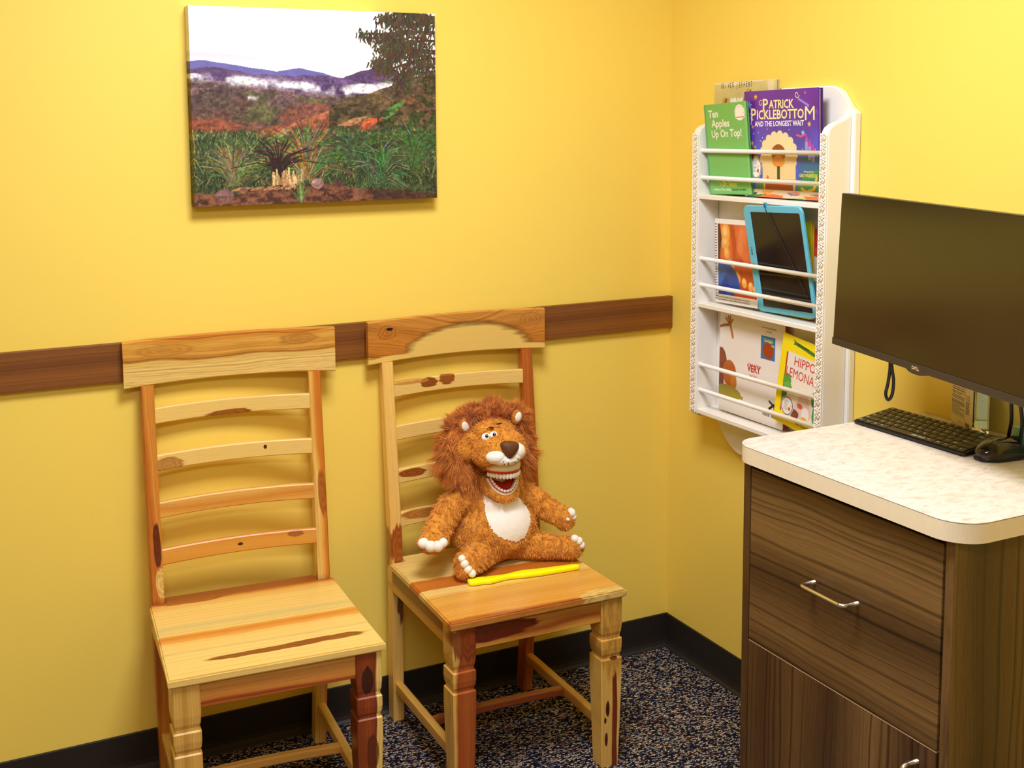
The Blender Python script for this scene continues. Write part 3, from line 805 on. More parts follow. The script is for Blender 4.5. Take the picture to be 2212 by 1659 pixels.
# --- purple picture book
P = Paint(230, 228, (90, 40, 150))
g = np.clip((P.Y - .15) / .5, 0, 1)[..., None]
P.a = np.array((104, 38, 150.)) * (1 - g) + np.array((76, 92, 196.)) * g
n = vnoise(230, 228, 3, 3, 5)[..., None]; P.a = P.a * (0.85 + .3 * n)
for (x, y, r, c) in ((.165, .055, .028, (246, 180, 60)), (.075, .135, .045, (130, 140, 230)), (.83, .04, .018, (200, 120, 70)), (.865, .155, .020, (150, 160, 240)), (.88, .32, .028, (250, 186, 60)),
                     (.80, .395, .026, (150, 190, 246)), (.97, .21, .03, (110, 70, 190)), (.20, .39, .016, (120, 130, 220)), (.12, .335, .02, (246, 160, 60))): star(P, x, y, r, c)
P.stroke([(.74, .09), (.86, .15)], .012, (150, 130, 220), .7)
for k in range(14):
    x, y = random.Random(k).random(), .35 + .2 * random.Random(k + 50).random(); P.ell(x, y, .005, .005, (214, 220, 250))
P.poly([(.75, .72), (.80, .60), (.86, .56), (.92, .62), (1, .58), (1, .92), (.72, .92)], (52, 104, 150))
P.poly([(0, .62), (.08, .58), (.2, .62), (.24, .74), (.1, .92), (0, .92)], (40, 92, 120))
for (x, y, w_, h_) in ((.845, .48, .035, .10), (.885, .52, .04, .12), (.93, .56, .035, .10)):
    P.rect(x - w_ / 2, y, x + w_ / 2, y + h_, (150, 150, 214)); P.poly([(x - w_ * .7, y), (x + w_ * .7, y), (x, y - .07)], (196, 60, 160))
P.stroke([(.72, .415), (.77, .43), (.83, .41)], .012, (214, 80, 140))
for (x, y, r, c) in ((.07, .51, .022, (236, 110, 40)), (.11, .49, .018, (240, 150, 80)), (.15, .53, .020, (120, 170, 90)), (.05, .55, .018, (130, 90, 190)), (.18, .56, .016, (230, 90, 70))): P.ell(x, y, r, r, c)
P.ell(.12, .60, .07, .065, (120, 50, 44)); P.rect(.06, .60, .18, .70, (130, 58, 50))
for k in range(17):
    a = k / 17 * 2 * math.pi; P.ell(.475 + .215 * math.cos(a), .60 - .185 * math.sin(a), .042, .042, (240, 218, 168))
P.ell(.475, .60, .215, .19, (240, 218, 168)); P.rect(.255, .60, .705, .86, (236, 208, 150)); P.rect(.27, .82, .70, .92, (214, 178, 120))
P.ell(.475, .585, .095, .085, (150, 78, 34)); P.ell(.475, .66, .085, .055, (232, 150, 70)); P.rect(.455, .70, .495, .90, (52, 76, 48)); P.rect(.30, .775, .355, .845, (226, 214, 180)); P.ell(.327, .81, .018, .022, (220, 120, 50))
P.poly([(.29, .842), (.67, .842), (.69, .875), (.275, .875)], (206, 74, 30)); P.rect(.29, .875, .67, .925, (150, 60, 30))
P.poly([(.75, .84), (.86, .75), (1, .72), (1, .95), (.70, .95)], (60, 140, 76)); P.stroke([(.97, .80), (.94, .90), (.84, .93), (.78, .90)], .018, (226, 186, 60))
P.poly([(.19, .80), (.26, .83), (.28, .95), (.16, .95)], (60, 130, 70))
P.rect(0, .925, 1, 1, (226, 204, 172))
P.poly([(.0, .92), (.14, .92), (.05, .96), (0, .97)], (150, 80, 160)); P.poly([(.10, .955), (.19, .955), (.14, .985), (.06, .985)], (60, 40, 70))
P.poly([(.05, .985), (.30, .965), (.34, .999), (.02, .999)], (70, 140, 70)); P.poly([(.24, .935), (.42, .93), (.36, .965), (.26, .965)], (240, 170, 60))
P.poly([(.26, .975), (.40, .965), (.52, .975), (.50, 1), (.2, 1)], (236, 110, 70)); P.rect(.36, .972, .53, 1, (236, 110, 50))
P.poly([(.58, .945), (.70, .94), (.76, .965), (.64, .972)], (110, 130, 200)); P.poly([(.62, .938), (.74, .935), (.76, .955), (.66, .958)], (240, 130, 110))
P.poly([(.55, 1), (.80, .985), (.82, 1)], (150, 196, 90)); P.poly([(.80, .97), (1, .97), (1, 1), (.84, 1)], (236, 116, 40)); P.poly([(.87, .955), (1, .945), (1, .968)], (170, 90, 150))
CRM = (250, 232, 160)
t, M = book('picture_book', 'large purple storybook with cream swirly title lettering on the top shelf', 'book', (-.058, -.4151, 1.4144), .2757, .2721, .0110, (-.416, -1.451, .1), P.a,
     (plain('purple_cover', (84, 34, 140), .35), plain('purple_cover_back', (70, 28, 116), .35)),
     [('title', [('P', .268, .818, .041, CRM, dict(fit=.072, bold=.0006)), ('ATRICK', .350, .832, .0295, CRM, dict(fit=.335, bold=.0007))]),
      ('title', [('P', .100, .722, .045, CRM, dict(fit=.072, bold=.0007)), ('ICKLEBOTTO', .184, .735, .0325, CRM, dict(fit=.63, bold=.0007)), ('M', .828, .715, .049, CRM, dict(fit=.122, bold=0))]),
      ('subtitle', [('AND THE LONGEST WAIT', .150, .668, .0185, (250, 248, 244), dict(fit=.665, bold=.0004))]),
      ('credit', [('Artwork by', .81, .245, .0085, (240, 236, 200), dict(fit=.125)), ('GARY WILKERSON', .755, .205, .0115, (246, 226, 120), dict(fit=.225, bold=.0002))])],
     'picture books on the rack')
def curl(pts, w=.0010):
    bm = bmesh.new()
    for a, b in zip(pts, pts[1:]):
        d = Vector((b[0] - a[0], b[1] - a[1], 0)); L = d.length
        if L < 1e-6: continue
        nrm = Vector((-d.y, d.x, 0)) / L * w
        q = [M @ Vector((a[0] * 1, a[1], .0006)) + M.to_3x3() @ (nrm * s) for s in (1, -1)] + [M @ Vector((b[0], b[1], .0006)) + M.to_3x3() @ (nrm * s) for s in (-1, 1)]
        bm.faces.new([bm.verts.new(v) for v in q])
    obj('title_swirl', bm, txtmat(CRM), t)
def spiral(cx, cy, r, a0, turns, w=.0009):
    curl([(cx + r * (1 - k / 26 * .75) * math.cos(a0 + turns * 2 * math.pi * k / 26), cy + r * (1 - k / 26 * .75) * math.sin(a0 + turns * 2 * math.pi * k / 26)) for k in range(27)], w)
spiral(.066, .240, .0085, .9, 1.0); spiral(.020, .206, .0095, .9, 1.0); spiral(.200, .258, .009, -.2, -1.1)
curl([(.036, .2), (.030, .196), (.026, .190), (.030, .186)])
# round white award sticker on the purple cover
bm = bmesh.new()
def disc(bm, M, cx, cy, rx, ry, z, mi=0, n=40):
    f = bm.faces.new([bm.verts.new(M @ Vector((cx + rx * math.cos(2 * math.pi * k / n), cy + ry * math.sin(2 * math.pi * k / n), z))) for k in range(n)]); f.material_index = mi
disc(bm, M, .0455, .0765, .0215, .0295, .00065, 0); disc(bm, M, .0455, .0765, .0200, .0278, .00075, 1); disc(bm, M, .0455, .0765, .0180, .0258, .00085, 0)
for i in range(9):
    for s in ('lorem',): pass
    y = .093 - i * .0034; bm.faces.new([bm.verts.new(M @ Vector(v)) for v in ((.034, y, .00095), (.034 + .012 + .002 * ((i * 7) % 3), y, .00095), (.034 + .012 + .002 * ((i * 7) % 3), y + .0008, .00095), (.034, y + .0008, .00095))]).material_index = 1
disc(bm, M, .0535, .068, .0035, .0058, .00095, 2); disc(bm, M, .0545, .0795, .0035, .0035, .00095, 3)
obj('sticker', bm, None, t, mats=[txtmat((246, 244, 240)), txtmat((84, 76, 104)), txtmat((176, 96, 36)), txtmat((226, 206, 150))])

# --- green storybook in front
P = Paint(130, 176, (116, 186, 96))
g = P.Y[..., None]; P.a = np.array((118, 186, 92.)) * (1 - g) + np.array((116, 196, 112.)) * g
P.rect(0, 0, .045, 1, (96, 170, 96)); P.rect(0, .985, 1, 1, (104, 178, 100)); P.rect(.955, 0, 1, 1, (126, 200, 118))
P.ell(.845, .115, .115, .085, (246, 240, 226)); P.rect(.745, .125, .955, .165, (246, 240, 226)); P.rect(.745, .155, .96, .178, (250, 246, 236)); P.rect(.755, .160, .95, .173, (216, 110, 90))
for k in range(10):
    a = math.pi * k / 9; P.ell(.845 + .095 * math.cos(a), .118 - .068 * math.sin(a), .008, .006, (196, 180, 160))
t, M = book('picture_book', 'narrow green storybook with white title words at the left of the top shelf', 'book', (-.0635, -.2725, 1.4130), .1770, .2430, .0060, (-2.2, -4.1, 0), P.a,
     (plain('green_cover', (112, 182, 98), .35), plain('green_cover_back', (92, 160, 86), .35)),
     [('title', [('Ten', .105, .852, .028, (244, 240, 220), dict(fit=.235, bold=.0007)), ('Apples', .165, .745, .028, (244, 240, 220), dict(fit=.43, bold=.0007)),
                 ('Up On Top!', .155, .632, .028, (244, 240, 220), dict(fit=.71, bold=.0007))]),
      ('author_name', [('By', .27, .098, .012, (250, 236, 80), dict(fit=.05, bold=.0003)), ('Dr. Seuss', .345, .092, .0185, (250, 236, 80), dict(fit=.33, bold=.0006))]),
      ('credit', [('writing as Theo. LeSieg', .12, .045, .0085, (240, 246, 232), dict(fit=.40, bold=.0002)), ('Illustrated by Roy McKie', .56, .045, .0080, (40, 56, 36), dict(fit=.32, bold=.0001))])],
     'picture books on the rack')

# --- spiral bound photo booklet
P = Paint(140, 176, (244, 240, 236))
X, Y = (P.X - .075) / .925, (P.Y - .055) / .84
n1 = vnoise(140, 176, 3, 3, 8); n2 = vnoise(140, 176, 12, 12, 9)
pic = np.zeros_like(P.a); tt = (.45 + .6 * n1)[..., None]
pic[:] = np.array((200, 84, 36.)) * tt + np.array((150, 40, 20.)) * (1 - tt)
inb = (X >= 0) & (Y >= 0) & (Y <= 1)
Q = Paint(140, 176, (0, 0, 0)); Q.a = pic
def tx(x): return .075 + x * .925
def ty(y): return .055 + y * .84
Q.poly([(tx(.42), ty(0)), (tx(1), ty(0)), (tx(1), ty(.62)), (tx(.72), ty(.55)), (tx(.5), ty(.35))], (214, 108, 60)); Q.ell(tx(.62), ty(.22), .10, .22, (236, 140, 90), .55, .3, soft=.5)
Q.ell(tx(.20), ty(.30), .15, .42, (226, 128, 60), .75, -.15, soft=.4)
for (x, y, rx, ry, r_) in ((.20, .13, .105, .115, 0), (.19, .27, .095, .075, -.1), (.23, .41, .07, .075, -.15), (.34, .60, .075, .105, -.35), (.50, .74, .075, .075, -.6), (.68, .80, .06, .06, -.3), (.84, .84, .06, .055, 0), (.95, .88, .05, .05, 0)):
    Q.ell(tx(x), ty(y), rx, ry, (238, 170, 84), .95, r_, soft=.25); Q.ell(tx(x) - .01, ty(y) - .02, rx * .5, ry * .5, (250, 214, 140), .7, r_, soft=.6)
Q.ell(tx(.12), ty(.93), .42, .34, (30, 72, 160), 1, 0, soft=.08); Q.ell(tx(.10), ty(.74), .16, .12, (60, 110, 196), .7, .4, soft=.6); Q.ell(tx(.16), ty(.9), .08, .16, (20, 50, 130), .8, .4, soft=.6)
Q.poly([(tx(.40), ty(.93)), (tx(1), ty(.95)), (tx(1), ty(1.0)), (tx(.42), ty(1.0))], (196, 66, 22))
Q.poly([(tx(0), ty(0)), (tx(.05), ty(0)), (tx(.10), ty(.2)), (tx(.03), ty(.55)), (tx(0), ty(.55))], (76, 36, 30))
Q.a = Q.a * (0.92 + .16 * n2[..., None])
P.a = np.where(inb[..., None], Q.a, P.a)
t, M = book('spiral_booklet', 'white spiral-bound booklet with an orange photo on its cover, on the middle shelf', 'booklet', (-.055, -.2938, 1.1180), .1750, .2294, .0090, (-1.2, -.7, -.2), P.a,
     (plain('booklet_white', (240, 236, 230), .4), plain('booklet_back', (226, 220, 212), .5)),
     [('caption', [('This view of this child\'s mouth was taken with light and amber lighting', .07, .062, .0058, (90, 84, 82), dict(sx=.80)), ('under demanding factors, which are difficult to clean out of the grooves', .07, .032, .0058, (70, 66, 66), dict(sx=.80, bold=.0001))])],
     art_name='cover_photo')
bm = bmesh.new()
for k in range(29):
    yy = .010 + k * .0073
    bm_tube(bm, [M @ Vector((.0045 + .0062 * math.cos(a), yy + .0006 * math.sin(a), -.0045 + .0062 * math.sin(a))) for a in np.linspace(0, 2 * math.pi, 13)[:-1]], .00075, 6, closed=True)
bm_tube(bm, [M @ Vector((-.0014, .006, -.002)), M @ Vector((-.0014, .218, -.002))], .0006, 6)
obj('spiral_binding', bm, plain('binding_black', (22, 20, 20), .4), t)

# --- yellow and red books behind the tablet
book('paperback_book', 'bright yellow-green paperback behind the blue writing tablet', 'book', (-.038, -.4733, 1.1150), .1736, .2444, .0080, (-.6, .1, 0), None,
     (plain('lime_cover', (206, 208, 24), .4), plain('lime_cover_back', (236, 190, 30), .4)), (), 'picture books on the rack')
P = Paint(60, 176, (232, 226, 214)); P.rect(0, 0, 1, .26, (196, 52, 48)); P.poly([(0, .2), (1, .36), (1, .26), (0, .1)], (214, 84, 70)); P.ell(.6, .70, .5, .14, (110, 178, 190)); P.ell(.8, .82, .4, .10, (150, 180, 70)); P.rect(0, .93, 1, 1, (200, 96, 50))
book('paperback_book', 'red and white picture book at the right end of the middle shelf', 'book', (-.0285, -.5450, 1.1145), .1780, .2280, .0070, (0, .0, 0), np.repeat(P.a, 1, 1),
     (plain('red_cover', (196, 60, 52), .4), plain('red_cover_back', (180, 52, 46), .4)), (), 'picture books on the rack')

# --- blue writing tablet leaning forward
t = thing('writing_tablet', 'light blue framed writing tablet with black screen, leaning on the middle shelf bars', 'tablet', (-.050, -.4628, 1.1157))
M = panel_frame((0, 0, 0), -2.37, -9.27, -.65); TW, TH = .225, .2817
m_blue = plain('sky_blue_plastic', (104, 196, 226), .35)
m_lcd = plain('lcd_black', (34, 30, 30), .12, bscale=4, var=.2)
bm = bmesh.new()
o_ = round_rect(0, TW, 0, TH, (.018,) * 4, 8); i_ = round_rect(.026, TW - .011, .014, TH - .018, (.004,) * 4, 8)
lay = [[M @ Vector((x, y, z)) for x, y in q] for q, z in ((o_, -.0065), (o_, -.0015), (round_rect(.0015, TW - .0015, .0015, TH - .0015, (.0165,) * 4, 8), 0), (round_rect(.0245, TW - .0095, .0125, TH - .0165, (.0055,) * 4, 8), 0), (i_, -.0022))]
bm_loft(bm, lay, cap=False); 
V0 = [v for v in bm.verts][:len(o_)]
bm.faces.new(V0[::-1]); bmesh.ops.recalc_face_normals(bm, faces=bm.faces[:])
obj('frame', bm, m_blue, t)
bm = bmesh.new(); bm_prism(bm, i_, M.to_3x3() @ Vector((0, 0, .0008)), M @ Vector((0, 0, -.0034)), M.to_3x3() @ Vector((1, 0, 0)), M.to_3x3() @ Vector((0, 1, 0)))
obj('screen', bm, m_lcd, t)
bm = bmesh.new()
for f in (.355, .155): bm_box(bm, .0265, TW - .0115, TH * f, TH * f + .0035, -.0026, -.0020, 0, M=M)
obj('screen_band', bm, plain('lcd_band', (70, 68, 64), .25), t)
bm = bmesh.new(); bm_ell(bm, M @ Vector((.0135, .128, .0006)), (.0045, .0045, .0075), 16, 8, R=M.to_3x3()); 
for v in bm.verts: v.co = M @ (lambda q: Vector((q.x, q.y, .0004 + (q.z - .0004) * .25)))(M.inverted() @ v.co)
obj('button', bm, plain('gold_button', (206, 172, 96), .25, metal=.8), t)
bm = bmesh.new(); text_bm(bm, '| icony', .0080, M @ Matrix.Translation((.0110, .172, .0006)) @ Matrix.Rotation(-math.pi / 2, 4, 'Z'), bold=.0002)
obj('lettering', bm, txtmat((24, 60, 76)), t)
bm = bmesh.new(); bm_box(bm, .084, .096, TH - .004, TH + .008, -.004, .001, .001, 1, M=M)
obj('stylus_loop', bm, plain('blue_loop', (60, 160, 200), .4), t)
pts = [M @ Vector(p) for p in ((.090, TH + .004, .0016), (.094, TH - .012, .0022), (.105, TH - .035, .0014), (.128, TH - .080, .0010), (.155, TH - .13, .0010), (.176, TH - .172, .0012), (.190, TH - .20, .0014), (.206, TH - .24, .0016))]
bm = bmesh.new()
Q = []
for a, b in zip(pts, pts[1:]):
    for k in range(14): Q.append(a.lerp(b, k / 14))
bm_tube(bm, Q, [.0013 if k % 2 else .0007 for k in range(len(Q))], 7)
obj('cord', bm, plain('beaded_cord', (30, 28, 30), .25), t)

# --- large white book and the yellow one on the bottom shelf
P = Paint(190, 196, (238, 232, 226))
P.stroke([(.0, .155), (.08, .13), (.17, .115)], .018, (160, 104, 50)); P.stroke([(.17, .115), (.215, .24)], .020, (190, 120, 48))
for a in ((.10, .06), (.135, .035), (.17, .03), (.205, .06)): P.stroke([(.165, .12), a], .012, (170, 110, 52))
P.ell(.03, .52, .095, .16, (138, 66, 34)); P.ell(.17, .60, .11, .13, (186, 96, 36)); P.ell(.24, .68, .05, .08, (200, 122, 44)); P.rect(0, .60, .08, .78, (130, 58, 34))
P.ell(.14, .80, .22, .075, (166, 152, 48)); P.poly([(.2, .76), (.40, .805), (.39, .83), (.2, .835)], (172, 156, 50)); P.rect(0, .84, .25, .86, (238, 232, 226))
P.rect(.655, .145, .865, .365, (30, 120, 186)); P.ell(.76, .28, .085, .08, (160, 66, 30)); P.rect(.70, .18, .82, .20, (200, 196, 120))
P.stroke([(.80, .76), (.86, .79), (.80, .83)], .014, (30, 26, 28)); P.stroke([(.87, .78), (.88, .87), (.80, .87)], .012, (30, 26, 28))
t, M = book('picture_book', 'large white picture book back cover with red words, on the bottom shelf', 'book', (-.045, -.2982, .8169), .2619, .2752, .0085, (.438, .297, .39), P.a,
     (plain('white_cover', (240, 234, 228), .35), plain('red_spine_cover', (190, 50, 40), .4)),
     [('blurb', [('Jim is having a', .47, .535, .0115, (206, 96, 80), dict(sx=.80)), ('VERY', .455, .475, .0260, (200, 44, 36), dict(sx=.86, bold=.0009)), ('bad day...', .49, .425, .0115, (206, 96, 80), dict(sx=.85))]), ('caption', [
                 ('For more grumpiness', .665, .930, .0075, (60, 56, 56), dict(sx=.85)), ('look for:', .73, .895, .0075, (60, 56, 56), dict(sx=.85))]), ('inset_title', [('GRUMPY MONKEY', .672, .822, .0066, (150, 200, 206), dict(sx=.80)), ('PARTY', .765, .795, .0075, (236, 220, 110), dict(sx=.85, bold=.0002)), ('TIME', .80, .765, .0075, (236, 220, 110), dict(sx=.85, bold=.0002))])],
     'picture books on the rack')
bm = bmesh.new(); rr = random.Random(4); x = .700 * .2619
while x < .262 * .99 - .012:
    w_ = rr.choice((.0006, .0012, .0018))
    if not (.213 < x < .2165): bm.faces.new([bm.verts.new(M @ Vector(v)) for v in ((x, .0250, .0006), (x + w_, .0250, .0006), (x + w_, .0440, .0006), (x, .0440, .0006))])
    x += w_ + rr.choice((.0008, .0014))
obj('barcode', bm, txtmat((40, 36, 36)), t)

P = Paint(130, 186, (246, 226, 30))
P.rect(.13, .19, .95, .86, (186, 46, 30)); P.rect(.16, .18, 1, .86, (240, 232, 222)); P.rect(.16, .46, .93, .86, (240, 230, 214))
for (x, y, rx, ry, c) in ((.20, .50, .10, .08, (90, 160, 60)), (.24, .57, .09, .06, (110, 176, 70)), (.18, .66, .06, .07, (60, 130, 60)), (.85, .58, .08, .09, (60, 150, 90)), (.88, .74, .06, .10, (70, 150, 80)), (.30, .72, .06, .05, (200, 160, 110)), (.62, .66, .12, .10, (224, 196, 190)),
                          (.62, .76, .20, .10, (226, 200, 190)), (.55, .72, .06, .03, (200, 96, 60)), (.45, .83, .10, .05, (130, 66, 44)), (.68, .79, .08, .08, (236, 234, 224)), (.67, .84, .06, .025, (236, 176, 60))): P.ell(x, y, rx, ry, c)
P.rect(.10, .885, 1, 1, (246, 226, 30)); P.rect(0, 0, .12, 1, (246, 226, 30))
P.poly([(.24, .03), (.30, .045), (.86, .105), (.92, .10), (.90, .135), (.93, .16), (.84, .145), (.30, .085), (.25, .09), (.27, .06)], (70, 124, 44))
t, M = book('paperback_book', 'yellow storybook with red lettering leaning in front of the white book on the bottom shelf', 'book', (-.0655, -.5487, .8471), .1627, .2326, .0080, (7.53, .9, .57), P.a,
     (plain('yellow_cover', (246, 226, 30), .35), plain('yellow_cover_back', (236, 206, 40), .35)),
     [('title', [('HIPPO', .32, .695, .0340, (206, 62, 40), dict(fit=.46)), ('LEMONADE', .17, .555, .0340, (206, 62, 40), dict(fit=.80))]), ('banner_text', [
                 ('Let\'s Get Reading!', .33, .925, .0062, (30, 60, 20), dict(sx=.95, bold=.0002, rot=-4))]), ('author_name', [('ota Chavill', .50, .062, .0115, (90, 80, 40), dict(sx=.9))])],
     'picture books on the rack')
bm = bmesh.new()
disc(bm, M, .046, .052, .0225, .0255, .0009, 0); disc(bm, M, .046, .052, .0210, .0240, .0010, 1); disc(bm, M, .046, .052, .0185, .0215, .0011, 0)
for i in range(8):
    y = .064 - i * .0034; bm.faces.new([bm.verts.new(M @ Vector(v)) for v in ((.034, y, .0012), (.048, y, .0012), (.048, y + .0008, .0012), (.034, y + .0008, .0012))]).material_index = 1
disc(bm, M, .055, .046, .0045, .0050, .0012, 2); disc(bm, M, .059, .055, .0032, .0032, .0012, 3)
obj('sticker', bm, None, t, mats=[txtmat((240, 236, 228)), txtmat((84, 76, 104)), txtmat((196, 100, 36)), txtmat((226, 206, 150))])

# ------------------------------------------------------------------ monitor on a wall arm
m_mon = plain('monitor_black', (30, 26, 22), .38, bscale=300, var=.08)
m_scr, _nt, _b = new_mat('screen_glass'); B_ = NB(_nt)
_tc = B_.node('ShaderNodeTexCoord'); _n = B_.noise(_tc.outputs['Object'], 6, 2)
B_.link(B_.mix(_n, lin((22, 14, 8)), lin((28, 18, 10))), _b.inputs['Base Color'])
_b.inputs['Roughness'].default_value = .20; _b.inputs['Specular IOR Level'].default_value = 1.0
m_cable = plain('cable_black', (18, 15, 14), .35)
yaw, pit, rol = -.145, .025, -.025
r_ = Vector((math.sin(yaw), -math.cos(yaw), 0)); n_ = Vector((-math.cos(yaw), -math.sin(yaw), 0)); k_ = Vector((0, 0, 1))
n2 = n_ * math.cos(pit) + k_ * math.sin(pit); u2 = k_ * math.cos(pit) - n_ * math.sin(pit)
r2 = r_ * math.cos(rol) + u2 * math.sin(rol); u3 = u2 * math.cos(rol) - r_ * math.sin(rol)
MW, MH = .560, .322
TLc = Vector((-.270, -.991, 1.456)); BLc = TLc - u3 * MH
MC = BLc + r2 * MW / 2
LOGO_X = -.010
t = thing('computer_monitor', 'wide black computer monitor mounted on the right wall above the keyboard', 'monitor', MC)
M = frame((0, 0, 0), r2, u3, n2)
def mb(nm, m, x0, x1, y0, y1, z0, z1, bev=.001, seg=2, parent=t):
    bm = bmesh.new(); bm_box(bm, x0, x1, y0, y1, z0, z1, bev, seg, M=M); return obj(nm, bm, m, parent)
mb('housing', m_mon, -MW / 2, MW / 2, 0, MH, -.022, 0, .0015)
bm = bmesh.new()
bm_loft(bm, [[M @ Vector((sx * a, y, z)) for sx, y in ((-1, y0), (1, y0), (1, y1), (-1, y1))] for a, y0, y1, z in ((.235, .03, .295, -.0215), (.20, .05, .27, -.045), (.10, .08, .23, -.052))])
obj('rear_shell', bm, m_mon, t)
mb('screen', m_scr, -MW / 2 + .0022, MW / 2 - .0022, .0155, MH - .0022, .0001, .0008, .0002, 1)
bm = bmesh.new(); bm_box(bm, -MW / 2, MW / 2, 0, .0150, .0001, .0022, .0008, 2, M=M)
bump_ = [(-.036, .004), (-.030, .000), (-.020, -.0042), (-.010, -.0058), (.010, -.0058), (.020, -.0042), (.030, .000), (.036, .004)]
bm_prism(bm, [(a_ + LOGO_X, b_) for a_, b_ in bump_[::-1]], M.to_3x3() @ Vector((0, 0, -.012)), M @ Vector((0, 0, .0018)), M.to_3x3() @ Vector((1, 0, 0)), M.to_3x3() @ Vector((0, 1, 0)))
obj('chin_bezel', bm, plain('chin_grey', (58, 48, 36), .40, bscale=300, var=.05), t)
bm = bmesh.new(); m_logo = plain('logo_silver', (226, 200, 150), .3, metal=.2)
text_bm(bm, 'D', .0095, M @ Matrix.Translation((-.0115 + LOGO_X, .0030, .0026)), sx=.95, bold=.00025)
text_bm(bm, 'E', .0085, M @ Matrix.Translation((-.0052 + LOGO_X, .0052, .0026)) @ Matrix.Rotation(math.radians(-32), 4, 'Z') @ Matrix.Identity(4), sx=.85, bold=.00025)
text_bm(bm, 'LL', .0095, M @ Matrix.Translation((.0008 + LOGO_X, .0030, .0026)), sx=.95, bold=.00025)
obj('logo', bm, m_logo, t)
bm = bmesh.new()
for k in range(4): bm_box(bm, .150 + k * .016, .157 + k * .016, -.0022, .0005, -.012, -.007, .0006, 1, M=M)
obj('button', bm, m_mon, t)
# wall arm
MCi = -MC
bm = bmesh.new()
bm_box(bm, -MC.x - .016, -MC.x - .0004, -1.26 - MC.y - .04, -1.26 - MC.y + .04, 1.27 - MC.z - .09, 1.27 - MC.z + .09, .003)
bm_tube(bm, [Vector((-.01, -1.26, 1.28)) - MC, Vector((-.09, -1.22, 1.28)) - MC, Vector((-.17, -1.245, 1.285)) - MC], .017, 14)
hub = M @ Vector((0, .155, -.052))
bm_tube(bm, [Vector((-.17, -1.245, 1.285)) - MC, hub], .016, 14)
bm_box(bm, -.05, .05, .105, .205, -.060, -.0515, .002, 2, M=M)
obj('wall_arm', bm, m_mon, t)
def cable(pts, r, parent, name='cable', n=10):
    P = [Vector(p) for p in pts]; Q = []
    for i in range(len(P) - 1):
        a, b, c, d = P[max(i - 1, 0)], P[i], P[i + 1], P[min(i + 2, len(P) - 1)]
        for k in range(n):
            s = k / n
            Q.append(.5 * ((2 * b) + (c - a) * s + (2 * a - 5 * b + 4 * c - d) * s * s + (-a + 3 * b - 3 * c + d) * s ** 3))
    Q.append(P[-1]); bm = bmesh.new(); bm_tube(bm, Q, r, 10)
    return obj(name, bm, m_cable, parent)
def rel(*p): return Vector(p) - MC
cable([rel(-.27, -1.130, 1.16), rel(-.262, -1.130, 1.115), rel(-.258, -1.122, 1.075), rel(-.256, -1.1145, 1.050), rel(-.254, -1.1195, 1.038), rel(-.252, -1.1275, 1.050), rel(-.254, -1.1325, 1.080), rel(-.262, -1.1340, 1.115), rel(-.266, -1.1360, 1.16)], .0033, t)
cable([rel(-.17, -1.330, 1.17), rel(-.155, -1.328, 1.10), rel(-.135, -1.318, 1.03), rel(-.118, -1.300, .985), rel(-.100, -1.300, .9575), rel(-.06, -1.33, .9575)], .0036, t)
cable([rel(-.165, -1.334, 1.17), rel(-.150, -1.340, 1.10), rel(-.135, -1.342, 1.03), rel(-.124, -1.330, .980), rel(-.105, -1.322, .9575), rel(-.06, -1.35, .9575)], .0036, t)

# ------------------------------------------------------------------ keyboard
KW, KD, KT = .296, .116, .0235
t = thing('keyboard', 'compact black keyboard with white legends lying on the countertop beneath the monitor', 'keyboard', (-.214, -.981, CT))
tilt = math.atan2(KT - .0075, KD)
M = frame((0, 0, .0075), (0, -1, 0), (math.cos(tilt), 0, math.sin(tilt)), (-math.sin(tilt), 0, math.cos(tilt)))
m_key = plain('key_black', (46, 38, 26), .38, bscale=300, var=.1); m_kbody = plain('keyboard_black', (30, 25, 18), .35)
bm = bmesh.new()
bm_prism(bm, round_rect(0, KW, 0, KD, (.007,) * 4, 5), M.to_3x3() @ Vector((0, 0, .0058)), M @ Vector((0, 0, -.0058)), M.to_3x3() @ Vector((1, 0, 0)), M.to_3x3() @ Vector((0, 1, 0)), bev=.0010)
bm_prism(bm, [(.004, 0), (.110, .0165), (.110, 0)], (0, -KW + .02, 0), (0, -.01, .0003), (1, 0, 0), (0, 0, 1))
obj('body', bm, m_kbody, t)
m_leg = plain('legend_white', (226, 226, 230), .5)
rows = [
    (.0045, .0165, [('ctrl', 1.15), ('fn', 1), ('win', 1), ('alt', 1.25), ('', 5.3), ('alt', 1.2), ('ctrl', 1.0), ('<', 1), ('^v', 1), ('>', 1)]),
    (.0240, .0165, [('shift', 2.2)] + [(c, 1) for c in 'ZXCVBNM,./'] + [('shift', 2.7)]),
    (.0425, .0165, [('caps', 1.65)] + [(c, 1) for c in "ASDFGHJKL;'"] + [('enter', 2.25)]),
    (.0610, .0165, [('tab', 1.4)] + [(c, 1) for c in 'QWERTYUIOP[]'] + [('\\', 1.5)]),
    (.0795, .0165, [(c, 1) for c in '`1234567890-='] + [('back', 1.9)]),
    (.0980, .0120, [('esc', 1)] + [('F%d' % i, 1) for i in range(1, 13)] + [('ins', .95), ('del', .95)]),
]
